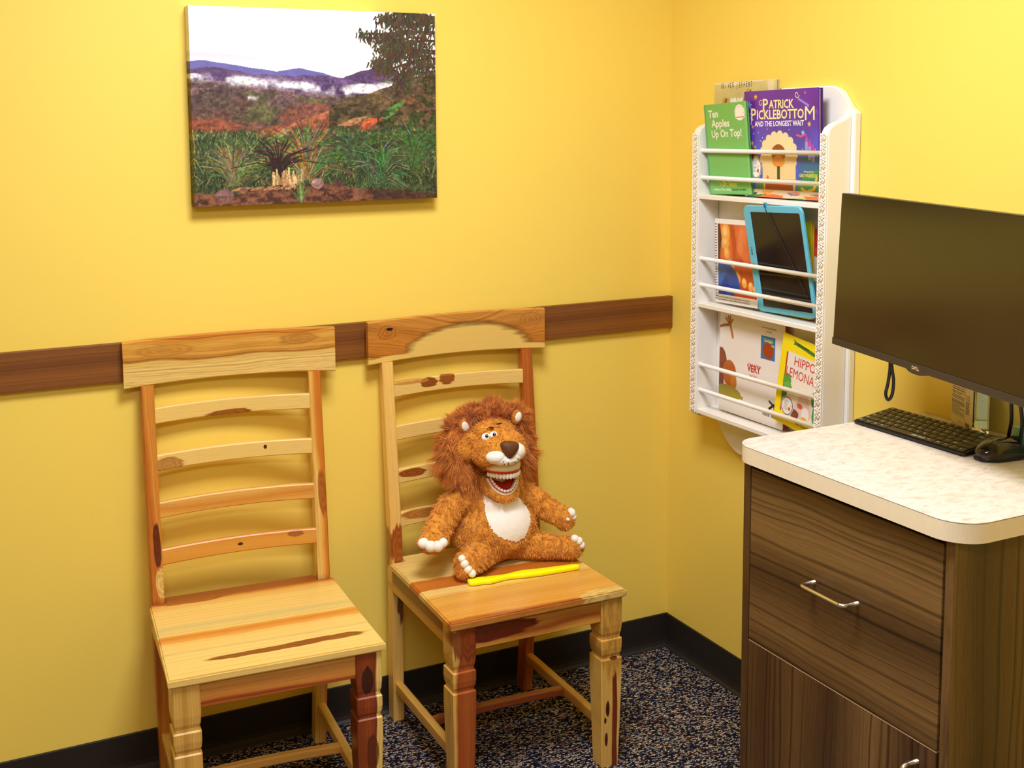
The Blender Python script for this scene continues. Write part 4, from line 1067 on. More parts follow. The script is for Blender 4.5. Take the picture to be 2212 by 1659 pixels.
for (y0, hh, ks) in rows:
    tot = sum(k[1] for k in ks); u = (KW - .010) / tot; x = .005
    for lab, w_ in ks:
        x1 = x + w_ * u; bm = bmesh.new()
        bm_box(bm, x + .0010, x1 - .0010, y0, y0 + hh, .0001, .0026, .0007, 2, M=M)
        cx = x + .0042; cy = y0 + hh * .42
        if lab == '':
            text_bm(bm, 'Jelly Comb', .0078, M @ Matrix.Translation((x + (x1 - x) * .66, y0 + .0045, .00275)), bold=.0002, mi=1)
        elif lab == '^v':
            text_bm(bm, '^', .0060, M @ Matrix.Translation((cx, y0 + .0085, .00275)), mi=1, bold=.0001); text_bm(bm, 'v', .0050, M @ Matrix.Translation((cx, y0 + .0015, .00275)), mi=1, bold=.0001)
        else:
            text_bm(bm, lab, .0066 if len(lab) == 1 else .0048, M @ Matrix.Translation((cx, cy, .00275)), mi=1, bold=.00015)
        obj('key', bm, None, t, mats=[m_key, m_leg]); x = x1

# ------------------------------------------------------------------ mouse
t = thing('computer_mouse', 'glossy black wireless mouse on the countertop in front of the keyboard end', 'mouse', (-.150, -1.312, CT), math.radians(-6))
m_ms = plain('mouse_black', (34, 27, 20), .16, coat=.4); m_ms2 = plain('mouse_side', (22, 18, 14), .35)
def mouse_mesh(bm, z0, sh, top):
    secs = []
    L = .116
    for i in range(25):
        s = i / 24; x = -L / 2 + L * s
        w = .0325 * (math.sin(math.pi * min(1, max(0, s * .94 + .03))) ** .42) * (1 - .10 * math.sin(math.pi * s) ** 4)
        h = (.040 if top else .016) * (math.sin(math.pi * min(1, (s * .92 + .06))) ** .62) * (1.0 - .22 * s) 
        if not top: h = min(h, .014)
        w *= sh; ring = []
        for k in range(20):
            a = 2 * math.pi * k / 20; ca, sa = math.cos(a), math.sin(a)
            yy = w * (abs(ca) ** .85) * (1 if ca >= 0 else -1)
            zz = z0 + (h * (sa ** .8) if sa > 0 else -.0035 * (abs(sa) ** .5) if not top else -.001)
            ring.append((x, yy, zz))
        secs.append(ring)
    bm_loft(bm, secs, smooth=True)
bm = bmesh.new(); mouse_mesh(bm, .0042, 1.0, False); obj('base', bm, m_ms2, t)
bm = bmesh.new(); mouse_mesh(bm, .0070, .93, True); obj('shell', bm, m_ms, t)
bm = bmesh.new(); bm_tube(bm, [(.030, .0035, .0325), (.030, -.0035, .0325)], .0085, 18); obj('scroll_wheel', bm, m_ms2, t)

# ------------------------------------------------------------------ sanitizer bottle
ang = math.atan2(-.040, -.096)
A0 = Vector((-.046, -1.092, CT)); rr_ = Vector((-.040, -.096, 0)).normalized(); bk = Vector((.923, -.385, 0))
t = thing('sanitizer_bottle', 'clear flat bottle of hand gel with a printed back label, behind the keyboard', 'bottle', A0 + rr_ * .052 + bk * .018)
M = frame((0, 0, 0), rr_, (0, 0, 1), -bk)
m_clear = plain('clear_plastic', (250, 248, 236), .04, trans=1.0, ior=1.35, bscale=10)
m_gel = plain('clear_gel', (206, 226, 206), .05, trans=.92, ior=1.2, bscale=60, var=.05)
bm = bmesh.new()
prof = [(0.0008, .92), (.003, .98), (.010, 1), (.135, 1), (.150, .94), (.160, .72), (.166, .38), (.168, .24), (.178, .24)]
bm_loft(bm, [[M @ Vector((x * f, z, y * f)) for x, y in round_rect(-.052, .052, -.018, .018, (.008,) * 4, 5)] for z, f in prof], smooth=False)
b_ = obj('bottle_body', bm, m_clear, t); smooth_by_angle(b_, 40)
bm = bmesh.new(); bm_loft(bm, [[M @ Vector((x, z, y)) for x, y in round_rect(-.0495, .0495, -.0155, .0155, (.006,) * 4, 5)] for z in (.022, .132)])
obj('gel', bm, m_gel, t)
bm = bmesh.new(); bm_box(bm, -.0455, .0485, .014, .135, .0182, .0186, 0, M=M)
obj('label', bm, plain('label_cream', (226, 206, 150), .5, bscale=30, var=.04), t)
bm = bmesh.new(); rr = random.Random(7)
def line_(x0, x1, y0, y1, z=.01885):
    bm.faces.new([bm.verts.new(M @ Vector(v)) for v in ((x0, y0, z), (x1, y0, z), (x1, y1, z), (x0, y1, z))])
y = .130
while y > .034:
    x = -.042; end = .012 - (rr.random() * .022 if rr.random() < .25 else 0)
    while x < end:
        w_ = rr.uniform(.002, .006); line_(x, min(end, x + w_), y, y + .0013); x += w_ + .0010
    y -= .0029 if rr.random() < .85 else .0048
for yy in (.088, .060, .031): line_(-.043, .0145, yy, yy + .0005)
line_(.0145, .0150, .030, .132)
for k in range(7): line_(.020, .036, .100 + k * .0042, .1012 + k * .0042)
for k in range(9): line_(.0185, .034, .044 + k * .0022 * 1.4, .0455 + k * .0022 * 1.4)
for k in range(3): line_(.018, .036, .074 + k * .004, .0752 + k * .004)
text_bm(bm, 'USA', .0095, M @ Matrix.Translation((.0185, .018, .01885)), bold=.0005)
text_bm(bm, 'Made in', .0040, M @ Matrix.Translation((-.012, .0195, .01885)))
obj('label_print', bm, plain('label_ink', (70, 58, 42), .6), t)
bm = bmesh.new(); bm_tube(bm, [M @ Vector((0, z, 0)) for z in (.1785, .192)], .014, 20); bm_tube(bm, [M @ Vector((0, .192, 0)), M @ Vector((0, .215, 0))], .005, 12)
bm_tube(bm, [M @ Vector((.004, .217, 0)), M @ Vector((-.036, .217, 0)), M @ Vector((-.040, .210, 0))], .006, 12)
obj('pump', bm, plain('pump_white', (236, 236, 230), .4), t)
bm = bmesh.new(); bm_tube(bm, [M @ Vector((0, z, 0)) for z in (.012, .178)], .0022, 8); obj('dip_tube', bm, plain('tube_white', (230, 232, 226), .3), t)

# ------------------------------------------------------------------ tissue box at the picture's edge
m, nt, b = new_mat('tissue_print'); Bq = NB(nt)
tc = Bq.node('ShaderNodeTexCoord'); n1 = Bq.noise(tc.outputs['Object'], 22, 3, .55, 1.2)
Bq.link(Bq.ramp(n1, [(.30, lin((30, 120, 140))), (.42, lin((96, 176, 150))), (.52, lin((150, 196, 140))), (.62, lin((60, 150, 160))), (.75, lin((176, 204, 170)))]), b.inputs['Base Color']); b.inputs['Roughness'].default_value = .5
t = thing('tissue_box', 'teal and green printed tissue box at the right end of the countertop', 'tissue box', (-.083, -1.279, CT))
M = frame((0, 0, 0), (-.12, -.993, 0), (0, 0, 1), (-.993, .12, 0))
bm = bmesh.new(); bm_box(bm, 0, .225, .0003, .0475, -.075, 0, .0012, 1, M=M); obj('carton', bm, m, t)
bm = bmesh.new()
f = bm.faces.new([bm.verts.new(M @ Vector((.1125 + .06 * math.cos(2 * math.pi * k / 32), .0478, -.0375 + .018 * math.sin(2 * math.pi * k / 32)))) for k in range(32)])
obj('slot', bm, m_black, t)
rng = random.Random(3); bm = bmesh.new(); G = []
for i in range(9):
    G.append([bm.verts.new(M @ Vector((.075 + .075 * i / 8, .046 + j * .009 * (1 + .3 * math.sin(i * .9)), -.0375 + .006 * math.sin(i * 1.7 + j) * j / 2 + .003 * j))) for j in range(6)])
for i in range(8):
    for j in range(5): bm.faces.new([G[i][j], G[i + 1][j], G[i + 1][j + 1], G[i][j + 1]]).smooth = True
o = obj('tissue', bm, plain('tissue_white', (246, 246, 244), .9), t); sm = o.modifiers.new('s', 'SOLIDIFY'); sm.thickness = .0006

# ------------------------------------------------------------------ canvas print of a valley
def landscape(w=640, h=480):
    P = Paint(w, h, (247, 247, 250)); R = random.Random(11); X, Y = P.X, P.Y
    N1 = vnoise(w, h, 6, 8, 1, 5); N2 = vnoise(w, h, 30, 40, 2, 4, .6); N3 = vnoise(w, h, 3, 14, 4, 5)
    def ridge(seed, base, amp, f=6, k=None):
        n = vnoise(w, 2, f, 1, seed, 5)[0]; x = np.linspace(0, 1, w)
        b = np.interp(x, [p[0] for p in base], [p[1] for p in base])
        return b + (n - .5) * amp
    # thin cloud tones in the sky
    P.put(np.clip((N3 - .52) * 3, 0, 1) * np.clip(1 - Y / .36, 0, 1) * (Y > .1), (214, 212, 228), .55)
    P.ell(.10, .245, .22, .018, (206, 202, 220), .6, .06, soft=.8); P.ell(.4, .28, .4, .02, (226, 228, 238), .5, .03, soft=.9)
    def below(line, c, al=1.0): P.put(Y > line[None, :], c, al)
    r1 = ridge(21, [(0, .275), (.06, .272), (.2, .292), (.33, .325), (.42, .305), (.5, .325), (.6, .36), (1, .40)], .020, 9)
    below(r1, (112, 108, 176)); P.put((Y > r1[None] ) & (N2 > .5) , (98, 92, 158), .35)
    r2 = ridge(22, [(0, .318), (.09, .300), (.13, .310), (.25, .335), (.4, .345), (.5, .335), (.6, .350), (.66, .318), (.72, .300), (.80, .302), (.86, .33), (.9, .34), (1, .33)], .022, 12)
    below(r2, (98, 74, 116)); P.put((Y > r2[None]) & (N1 > .52), (74, 54, 88), .55); P.put((Y > r2[None]) & (N2 > .56), (120, 92, 126), .4)
    # mist in the valley
    mist = np.exp(-((Y - np.interp(X, [0, .2, .35, .5, .62, .8], [.345, .372, .385, .405, .425, .40])) / .024) ** 2) * np.clip((vnoise(w, h, 14, 10, 6, 5) - .40) * 5, 0, 1) * np.clip((.84 - X) * 8, 0, 1)
    r3 = ridge(23, [(0, .362), (.1, .365), (.25, .39), (.45, .43), (.6, .445), (.72, .43), (.84, .375), (.93, .345), (1, .335)], .012, 10)
    below(r3, (106, 78, 84))
    mod = (N1 - .5)
    P.put((Y > r3[None]) & (N1 > .53), (72, 58, 54), .7); P.put((Y > r3[None]) & (N2 > .55), (140, 108, 104), .5)
    P.put(mist, (246, 246, 250), .97)
    m2 = np.exp(-((Y - (.455 - .03 * (X - .2))) / .012) ** 2) * np.clip((vnoise(w, h, 20, 8, 7, 4) - .42) * 6, 0, 1) * ((X > .17) & (X < .33)); P.put(m2, (236, 234, 240), .9)
    P.ell(.68, .405, .085, .026, (246, 247, 250), .97, -.03, soft=.35); P.ell(.78, .385, .05, .018, (240, 240, 246), .9, -.2, soft=.5); P.ell(.42, .39, .07, .020, (244, 244, 249), .9, .08, soft=.5); P.ell(.2, .365, .06, .018, (240, 240, 247), .9, .05, soft=.5); P.ell(.01, .345, .03, .012, (240, 240, 248), .9, 0, soft=.5)
    # middle hills: mauve-brown giving way to red fields and olive scrub
    g = np.clip((Y - .45) / .2, 0, 1)
    reg = (Y > .45 - .03 * np.sin(X * 7)) 
    P.put(reg * g * .9, (124, 84, 58), .7)
    P.put(reg * np.clip((vnoise(w, h, 5, 9, 31, 4) - .50) * 7, 0, 1), (158, 84, 58), .75)
    P.put(reg * np.clip((vnoise(w, h, 7, 12, 32, 5) - .52) * 8, 0, 1), (96, 98, 58), .8)
    P.put(reg * np.clip((N2 - .54) * 9, 0, 1), (62, 62, 40), .55)
    P.poly([(.33, .56), (.38, .50), (.50, .475), (.56, .50), (.53, .54), (.42, .60), (.36, .595)], (140, 80, 62), .7)
    P.poly([(.34, .62), (.40, .58), (.54, .52), (.53, .555), (.42, .60)], (176, 104, 66), .7)
    P.poly([(.21, .66), (.32, .595), (.37, .60), (.26, .70)], (160, 84, 54), .85); P.poly([(.24, .70), (.36, .61), (.38, .62), (.30, .70)], (154, 140, 84), .8)
    P.poly([(.58, .60), (.64, .555), (.72, .545), (.66, .60), (.60, .63)], (190, 128, 84), .85); P.poly([(.66, .62), (.69, .565), (.78, .555), (.72, .60), (.68, .64)], (196, 92, 54), .95)
    P.poly([(.56, .60), (.60, .565), (.74, .53), (.68, .57)], (170, 150, 100), .7); P.poly([(0, .58), (.1, .56), (.22, .60), (.1, .64), (0, .66)], (140, 74, 50), .7)
    # dark hillside on the right
    rr = ridge(25, [(0, 2), (.52, 2), (.54, .50), (.62, .455), (.70, .44), (.78, .40), (.88, .355), (1, .30)], .018, 14)
    hill = (Y > rr[None]) & (Y < .80)
    P.put(hill, (92, 74, 50), .82); P.put(hill & (N2 > .50), (52, 50, 28), .75); P.put(hill & (N1 > .56), (120, 98, 62), .5)
    P.poly([(.66, .62), (.69, .565), (.78, .555), (.72, .60), (.68, .64)], (196, 92, 54), .9); P.poly([(.57, .60), (.64, .56), (.70, .55), (.64, .60)], (186, 130, 86), .8)
    P.poly([(.75, .55), (.80, .50), (.86, .46), (.87, .47), (.82, .53), (.78, .57)], (84, 134, 60), .85); P.ell(.88, .47, .03, .02, (150, 96, 60), .6, 0, soft=.6)
    P.put((X > .74) & (Y > .52) & (Y < .82) & (N2 > .47), (44, 54, 28), .8); P.put((X > .76) & (Y > .35) & (N2 > .60), (70, 84, 40), .55)
    # scrub belt and tall grass
    belt = np.clip((Y - (.67 - .04 * X + .03 * (N1 - .5))) * 14, 0, 1)
    P.put(belt, (52, 58, 36), .92); P.put(belt * (N2 > .52), (80, 94, 52), .7); P.put(belt * (N2 < .42), (28, 34, 22), .7)
    for k in range(16000):
        x = R.random(); 
        if .27 < x < .36 and R.random() < .6: continue
        yb = R.uniform(.715, .93); L = R.uniform(.03, .10) * (1.15 if x > .55 or x < .25 or .38 < x < .5 else .7); lean = R.gauss(0, .028)
        q = R.random(); c = (26 + 50 * q, 40 + 56 * q, 22 + 32 * q) if R.random() < .86 else (92 + 60 * q, 88 + 50 * q, 48 + 34 * q)
        c = tuple(v * (1.18 - 1.1 * max(0, yb - .74)) for v in c)
        P.stroke([(x, yb), (x + lean * .4, yb - L * .6), (x + lean, yb - L)], .0020, c, .55)
    for cx, yb, nn, Lm, c in ((.15, .90, 130, .22, (132, 130, 78)), (.46, .86, 120, .30, (96, 112, 62)), (.44, .88, 60, .30, (150, 128, 76)), (.90, .84, 160, .28, (84, 108, 58)), (.64, .80, 120, .20, (72, 104, 56)), (.33, .86, 80, .2, (58, 34, 30))):
        for k in range(nn):
            a = R.gauss(0, .42); L = Lm * R.uniform(.4, 1); P.stroke([(cx + R.gauss(0, .012), yb), (cx + math.sin(a) * L * .5, yb - math.cos(a) * L * .7), (cx + math.sin(a * 1.35) * L, yb - math.cos(a * 1.35) * L)], .0021, tuple(v * R.uniform(.5, 1.15) for v in c), .6)
    # earth in front
    soil = Y > ridge(27, [(0, .93), (.15, .94), (.25, .905), (.35, .895), (.55, .905), (.7, .935), (1, .97)], .02, 16)[None]
    P.put(soil, (108, 66, 48)); P.put(soil & (N2 > .52), (140, 92, 66), .6); P.put(soil & (N2 < .40), (62, 38, 28), .7); P.put(soil & (X > .72), (48, 36, 28), .6)
    for k in range(38):
        x = R.uniform(.30, .425); yb = R.uniform(.885, .905); P.stroke([(x, yb), (x + R.gauss(0, .004), yb - R.uniform(.03, .075))], (.009, .005), (214, 180, 124) if R.random() < .6 else (170, 130, 84), .95)
    for k in range(26):
        x = R.uniform(.18, .40); P.stroke([(x, .91), (x - R.uniform(.0, .05), .925)], .004, (176, 130, 84), .7)
    P.ell(.485, .90, .025, .028, (150, 112, 106)); P.ell(.480, .893, .016, .013, (178, 142, 132), .8); P.ell(.115, .945, .035, .030, (120, 84, 82)); P.ell(.105, .937, .02, .012, (146, 110, 104), .8); P.ell(.57, .905, .022, .02, (96, 62, 54)); P.ell(.19, .925, .015, .016, (130, 88, 70))
    # broad leaved plant
    for k in range(46):
        a = R.uniform(-1.45, 1.45); L = R.uniform(.12, .25); x0, y0 = .745 + R.gauss(0, .022), .90 + R.gauss(0, .02); c = (34 + R.random() * 44, 56 + R.random() * 56, 30 + R.random() * 34)
        tipx, tipy = x0 + math.sin(a) * L * .62, y0 - math.cos(a) * L * .95 + (abs(a) ** 2) * .03; mx, my = x0 + math.sin(a) * L * .30, y0 - math.cos(a) * L * .78
        P.stroke([(x0, y0), (mx, my)], (.010, .020), c, .92); P.stroke([(mx, my), (tipx, tipy)], (.020, .003), c, .92); P.stroke([(x0, y0), (mx, my), (tipx, tipy)], .002, (104, 130, 84), .55)
    for k in range(9):
        a = R.uniform(-.9, .9); P.stroke([(.415, .985), (.415 + math.sin(a) * .05, .985 - math.cos(a) * .09)], (.012, .003), (66 + R.random() * 40, 96 + R.random() * 30, 54), .95)
    P.stroke([(.418, .99), (.412, .84)], .008, (120, 146, 84), .9)
    # overhanging tree, twigs with hanging leaves
    twigs = [[(1, .215), (.90, .20), (.80, .225), (.73, .27)], [(1, .05), (.90, .06), (.80, .03), (.77, .02)], [(1, .10), (.88, .10), (.78, .115), (.68, .12)], [(1, .27), (.93, .285), (.86, .32), (.84, .36)], [(1, .145), (.90, .15), (.82, .175), (.76, .19)],
             [(1, .20), (.9, .195), (.82, .15), (.78, .12)], [(1, .24), (.92, .25), (.80, .30), (.745, .265)], [(1, .02), (.92, .01), (.84, .0)]]
    for tw in twigs:
        P.stroke(tw, (.010, .003), (66, 44, 34), .95); Pn = np.array(tw)
        for k in range(230):
            s = R.random() ** .8 * (len(tw) - 1.001); i = int(s); q = Pn[i] * (1 - (s - i)) + Pn[i + 1] * (s - i)
            x, y = q[0] + R.gauss(0, .016), q[1] + R.gauss(0, .016) + .006; a = R.gauss(1.75, .6); L = R.uniform(.012, .028)
            c = (50 + R.random() * 44, 40 + R.random() * 36, 32 + R.random() * 24) if R.random() < .8 else (78, 80, 50)
            P.stroke([(x, y), (x + math.cos(a) * L * .5, y + math.sin(a) * L), (x + math.cos(a) * L * .8, y + math.sin(a) * L * 1.4)], (.006, .002), c, .85)
    tex = vnoise(w, h, 110, 90, 41, 3, .6)[..., None]; P.a = np.where((Y > .34)[..., None], P.a * (.62 + .76 * tex), P.a)
    tex2 = vnoise(w, h, 40, 60, 42, 3)[..., None]; P.a = np.where(((Y > .36) & (Y < .72))[..., None], P.a * (.72 + .56 * tex2), P.a)
    return np.clip(P.a, 0, 255)

land = landscape()
m_canvas = vcol_mat('canvas_print', .62, .3, bump=.0003)
CW, CH, CDp = .642, .481, .038
t = thing('canvas_print', 'wrapped canvas photograph of red hills and green bush hanging high on the yellow wall', 'picture', (-1.0985, -.001, 1.4165))
M = frame((-CW / 2, -CDp, 0), (1, 0, 0), (0, 0, 1), (0, -1, 0))
bm = bmesh.new(); bm_box(bm, -CW / 2 + .0006, CW / 2 - .0006, -CDp + .0004, -.0005, .0006, CH - .0006, .0005, 1)
obj('stretcher_frame', bm, plain('canvas_back', (226, 214, 196), .8), t)
paint_sheet('photo', land, M, CW, CH, m_canvas, t)
S = land[::2, 0:15][:, ::-1]; paint_sheet('canvas_edge', S * .97, frame((-CW / 2, 0, 0), (0, -1, 0), (0, 0, 1), (-1, 0, 0)), CDp, CH, m_canvas, t)
S = land[::2, -15:][:, ::-1]; paint_sheet('canvas_edge', S, frame((CW / 2, -CDp, 0), (0, 1, 0), (0, 0, 1), (1, 0, 0)), CDp, CH, m_canvas, t)
S = land[-15:, ::2][::-1]; paint_sheet('canvas_edge', S, frame((-CW / 2, 0, 0), (1, 0, 0), (0, -1, 0), (0, 0, -1)), CW, CDp, m_canvas, t)
S = land[:15, ::2][::-1]; paint_sheet('canvas_edge', S, frame((-CW / 2, -CDp, CH), (1, 0, 0), (0, 1, 0), (0, 0, 1)), CW, CDp, m_canvas, t)

# ------------------------------------------------------------------ plush lion with a big set of teeth
SEATZ = .4602
LO = Vector((-.693, -.205, SEATZ))
lion = thing('plush_lion', 'brown plush lion with open toothy mouth sitting on the right-hand wooden chair', 'stuffed toy', LO)
def caps(bm, chain, seg=18, ring=12):
    """overlapping spheres along a chain of (point, radius)"""
    for (a, ra), (b, rb) in zip(chain, chain[1:]):
        a, b = Vector(a), Vector(b); n = max(2, int((b - a).length / (min(ra, rb) * .30)))
        for k in range(n + 1):
            s = k / n; bmesh.ops.create_icosphere(bm, subdivisions=2, radius=ra + (rb - ra) * s, matrix=Matrix.Translation(a.lerp(b, s) - LO))
def ell(bm, c, r, rot=None):
    bmesh.ops.create_icosphere(bm, subdivisions=3, radius=1.0, matrix=Matrix.Translation(Vector(c) - LO) @ (rot.to_4x4() if rot else Matrix.Identity(4)) @ Matrix.Diagonal((r[0], r[1], r[2], 1)))
def remeshed(bm, voxel, smooth_it):
    me = bpy.data.meshes.new('tmp'); bm.to_mesh(me); bm.free()
    o = bpy.data.objects.new('tmp', me); COL.objects.link(o)
    md = o.modifiers.new('r', 'REMESH'); md.mode = 'VOXEL'; md.voxel_size = voxel
    md2 = o.modifiers.new('s', 'SMOOTH'); md2.factor = .6; md2.iterations = smooth_it
    dg = bpy.context.evaluated_depsgraph_get()
    out = bpy.data.meshes.new_from_object(o.evaluated_get(dg))
    bpy.data.objects.remove(o); bpy.data.meshes.remove(me)
    return out
Rx = lambda a: Matrix.Rotation(math.radians(a), 3, 'X')
Rz = lambda a: Matrix.Rotation(math.radians(a), 3, 'Z')
Ry = lambda a: Matrix.Rotation(math.radians(a), 3, 'Y')
# jaw arches: (centre, half width, depth, down-axis)
def arch(c, hw, dep, fwd, n=29, a_end=1.42):
    """U shaped points: opens backwards; fwd = vector from hinge to front tip"""
    C = Vector(c); F = Vector(fwd).normalized(); pts = []
    for k in range(n):
        a = -a_end + 2 * a_end * k / (n - 1)
        pts.append(C + Vector((1, 0, 0)) * hw * math.sin(a) * (1 - .06 * math.cos(a)) + F * dep * (math.cos(a) - .15))
    return pts
UJ = dict(c=(-.690, -.240, .7155), hw=.0470, dep=.054, fwd=(0, -1, .04))
LJ = dict(c=(-.6860, -.230, .696), hw=.0465, dep=.060, fwd=(-.05, -.60, -.80))
bm = bmesh.new()
ell(bm, (-.693, -.196, .545), (.118, .080, .083)); ell(bm, (-.690, -.185, .610), (.088, .064, .070)); ell(bm, (-.690, -.172, .665), (.062, .052, .05))
caps(bm, [((-.755, -.180, .640), .036), ((-.812, -.188, .628), .036), ((-.855, -.212, .592), .035), ((-.880, -.235, .572), .034), ((-.892, -.250, .562), .0330)])
ell(bm, (-.898, -.252, .560), (.038, .031, .027))
caps(bm, [((-.630, -.175, .640), .034), ((-.598, -.180, .625), .034), ((-.566, -.203, .600), .034), ((-.540, -.228, .578), .031), ((-.520, -.248, .566), .028)])
ell(bm, (-.512, -.252, .556), (.024, .028, .027), Ry(20))
caps(bm, [((-.700, -.205, .502), .042), ((-.745, -.232, .504), .042), ((-.785, -.262, .500), .038), ((-.812, -.278, .497), .034)])
ell(bm, (-.824, -.284, .4965), (.022, .036, .0370), Rz(-28))
caps(bm, [((-.650, -.205, .500), .040), ((-.600, -.235, .497), .038), ((-.555, -.262, .494), .034), ((-.525, -.280, .493), .032)])
ell(bm, (-.512, -.288, .494), (.026, .030, .033), Rz(28))
# head
ell(bm, (-.695, -.165, .770), (.088, .066, .080)); ell(bm, (-.715, -.205, .795), (.072, .050, .045)); ell(bm, (-.776, -.196, .772), (.033, .032, .034))
ell(bm, (-.716, -.232, .820), (.050, .028, .020), Ry(8)); ell(bm, (-.704, -.246, .7830), (.070, .056, .0420)); ell(bm, (-.744, -.252, .765), (.035, .036, .028)); ell(bm, (-.668, -.256, .768), (.034, .036, .028))
ell(bm, (-.692, -.205, .725), (.054, .036, .022))
la = arch(LJ['c'], LJ['hw'] + .006, LJ['dep'] + .006, LJ['fwd'], 15)
nrm_l = Vector((1, 0, 0)).cross(Vector(LJ['fwd'])).normalized()
if nrm_l.y > 0: nrm_l = -nrm_l          # faces out of the open mouth
caps(bm, [(p - nrm_l * .013, .0125) for p in la]); ell(bm, (-.690, -.196, .678), (.046, .030, .032))
body = remeshed(bm, .0042, 9)
body.name = 'body'
# fur colour by distance along the surface
def plush_mat(name, c0, c1, scale=70, rough=.95):
    m, nt, b = new_mat(name); B = NB(nt); tc = B.node('ShaderNodeTexCoord')
    n = B.noise(tc.outputs['Object'], scale, 4, .6)
    at = B.node('ShaderNodeAttribute', attribute_name='tint')
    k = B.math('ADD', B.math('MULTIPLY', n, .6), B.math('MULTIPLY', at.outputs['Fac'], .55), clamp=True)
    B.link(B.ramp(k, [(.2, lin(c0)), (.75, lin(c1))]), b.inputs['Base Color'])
    b.inputs['Roughness'].default_value = rough; b.inputs['Specular IOR Level'].default_value = .2
    b.inputs['Sheen Weight'].default_value = .25; b.inputs['Sheen Roughness'].default_value = .5
    bp = B.node('ShaderNodeBump'); bp.inputs['Distance'].default_value = .002; B.link(n, bp.inputs['Height']); B.link(bp.outputs[0], b.inputs['Normal'])
    return m
m_fur = plush_mat('plush_tan', (178, 100, 20), (246, 176, 66)); m_mane = plush_mat('mane_fur', (150, 74, 20), (238, 150, 62), 45)
m_felt = plain('white_felt', (248, 242, 228), .95, bscale=260, var=.04, bump=.0008)
# white belly: the patch of body surface inside an outline on the tummy, lifted as its own piece
me = body; nv = len(me.vertices); co = np.empty(nv * 3); me.vertices.foreach_get('co', co); co = co.reshape(-1, 3) + np.array(LO)
no = np.empty(nv * 3); me.vertices.foreach_get('normal', no); no = no.reshape(-1, 3)
SX, SZ = .502, -.378   # sight-line slopes used to lay the outline on the rounded tummy
qx = co[:, 0] - (co[:, 1] + .25) * SX; qz = co[:, 2] - (co[:, 1] + .25) * SZ
outl = [(-.763, .700), (-.757, .660), (-.750, .630), (-.746, .598), (-.736, .574), (-.723, .552), (-.695, .532), (-.659, .518), (-.631, .528), (-.614, .564), (-.616, .59), (-.629, .615), (-.648, .641), (-.66, .664), (-.67, .70)]
def inpoly(x, y, pts):
    ins = np.zeros(len(x), bool)
    for (x0, y0), (x1, y1) in zip(pts, pts[1:] + pts[:1]):
        c = (y0 > y) != (y1 > y)
        ins ^= c & (x < (x1 - x0) * (y - y0) / ((y1 - y0) or 1e-9) + x0)
    return ins
def near_torso(c):
    k = np.zeros(len(c), bool)
    for ce_, ra_ in (((-.693, -.196, .545), (.118, .080, .083)), ((-.690, -.185, .610), (.088, .064, .070)), ((-.690, -.172, .665), (.062, .052, .05))):
        k |= (((c - np.array(ce_)) / np.array(ra_)) ** 2).sum(1) < 1.22
    return k
belly = inpoly(qx, qz, outl) & (no[:, 1] < -.05) & near_torso(co) & (co[:, 2] < .69) & (co[:, 2] > .47)
bm = bmesh.new(); bm.from_mesh(me); bm.verts.ensure_lookup_table()
dele = [v for v in bm.verts if not belly[v.index]]
for v in bm.verts: v.co += v.normal * .0022
bmesh.ops.delete(bm, geom=dele, context='VERTS')
for f in bm.faces: f.smooth = True
obj('belly_patch', bm, m_felt, lion)

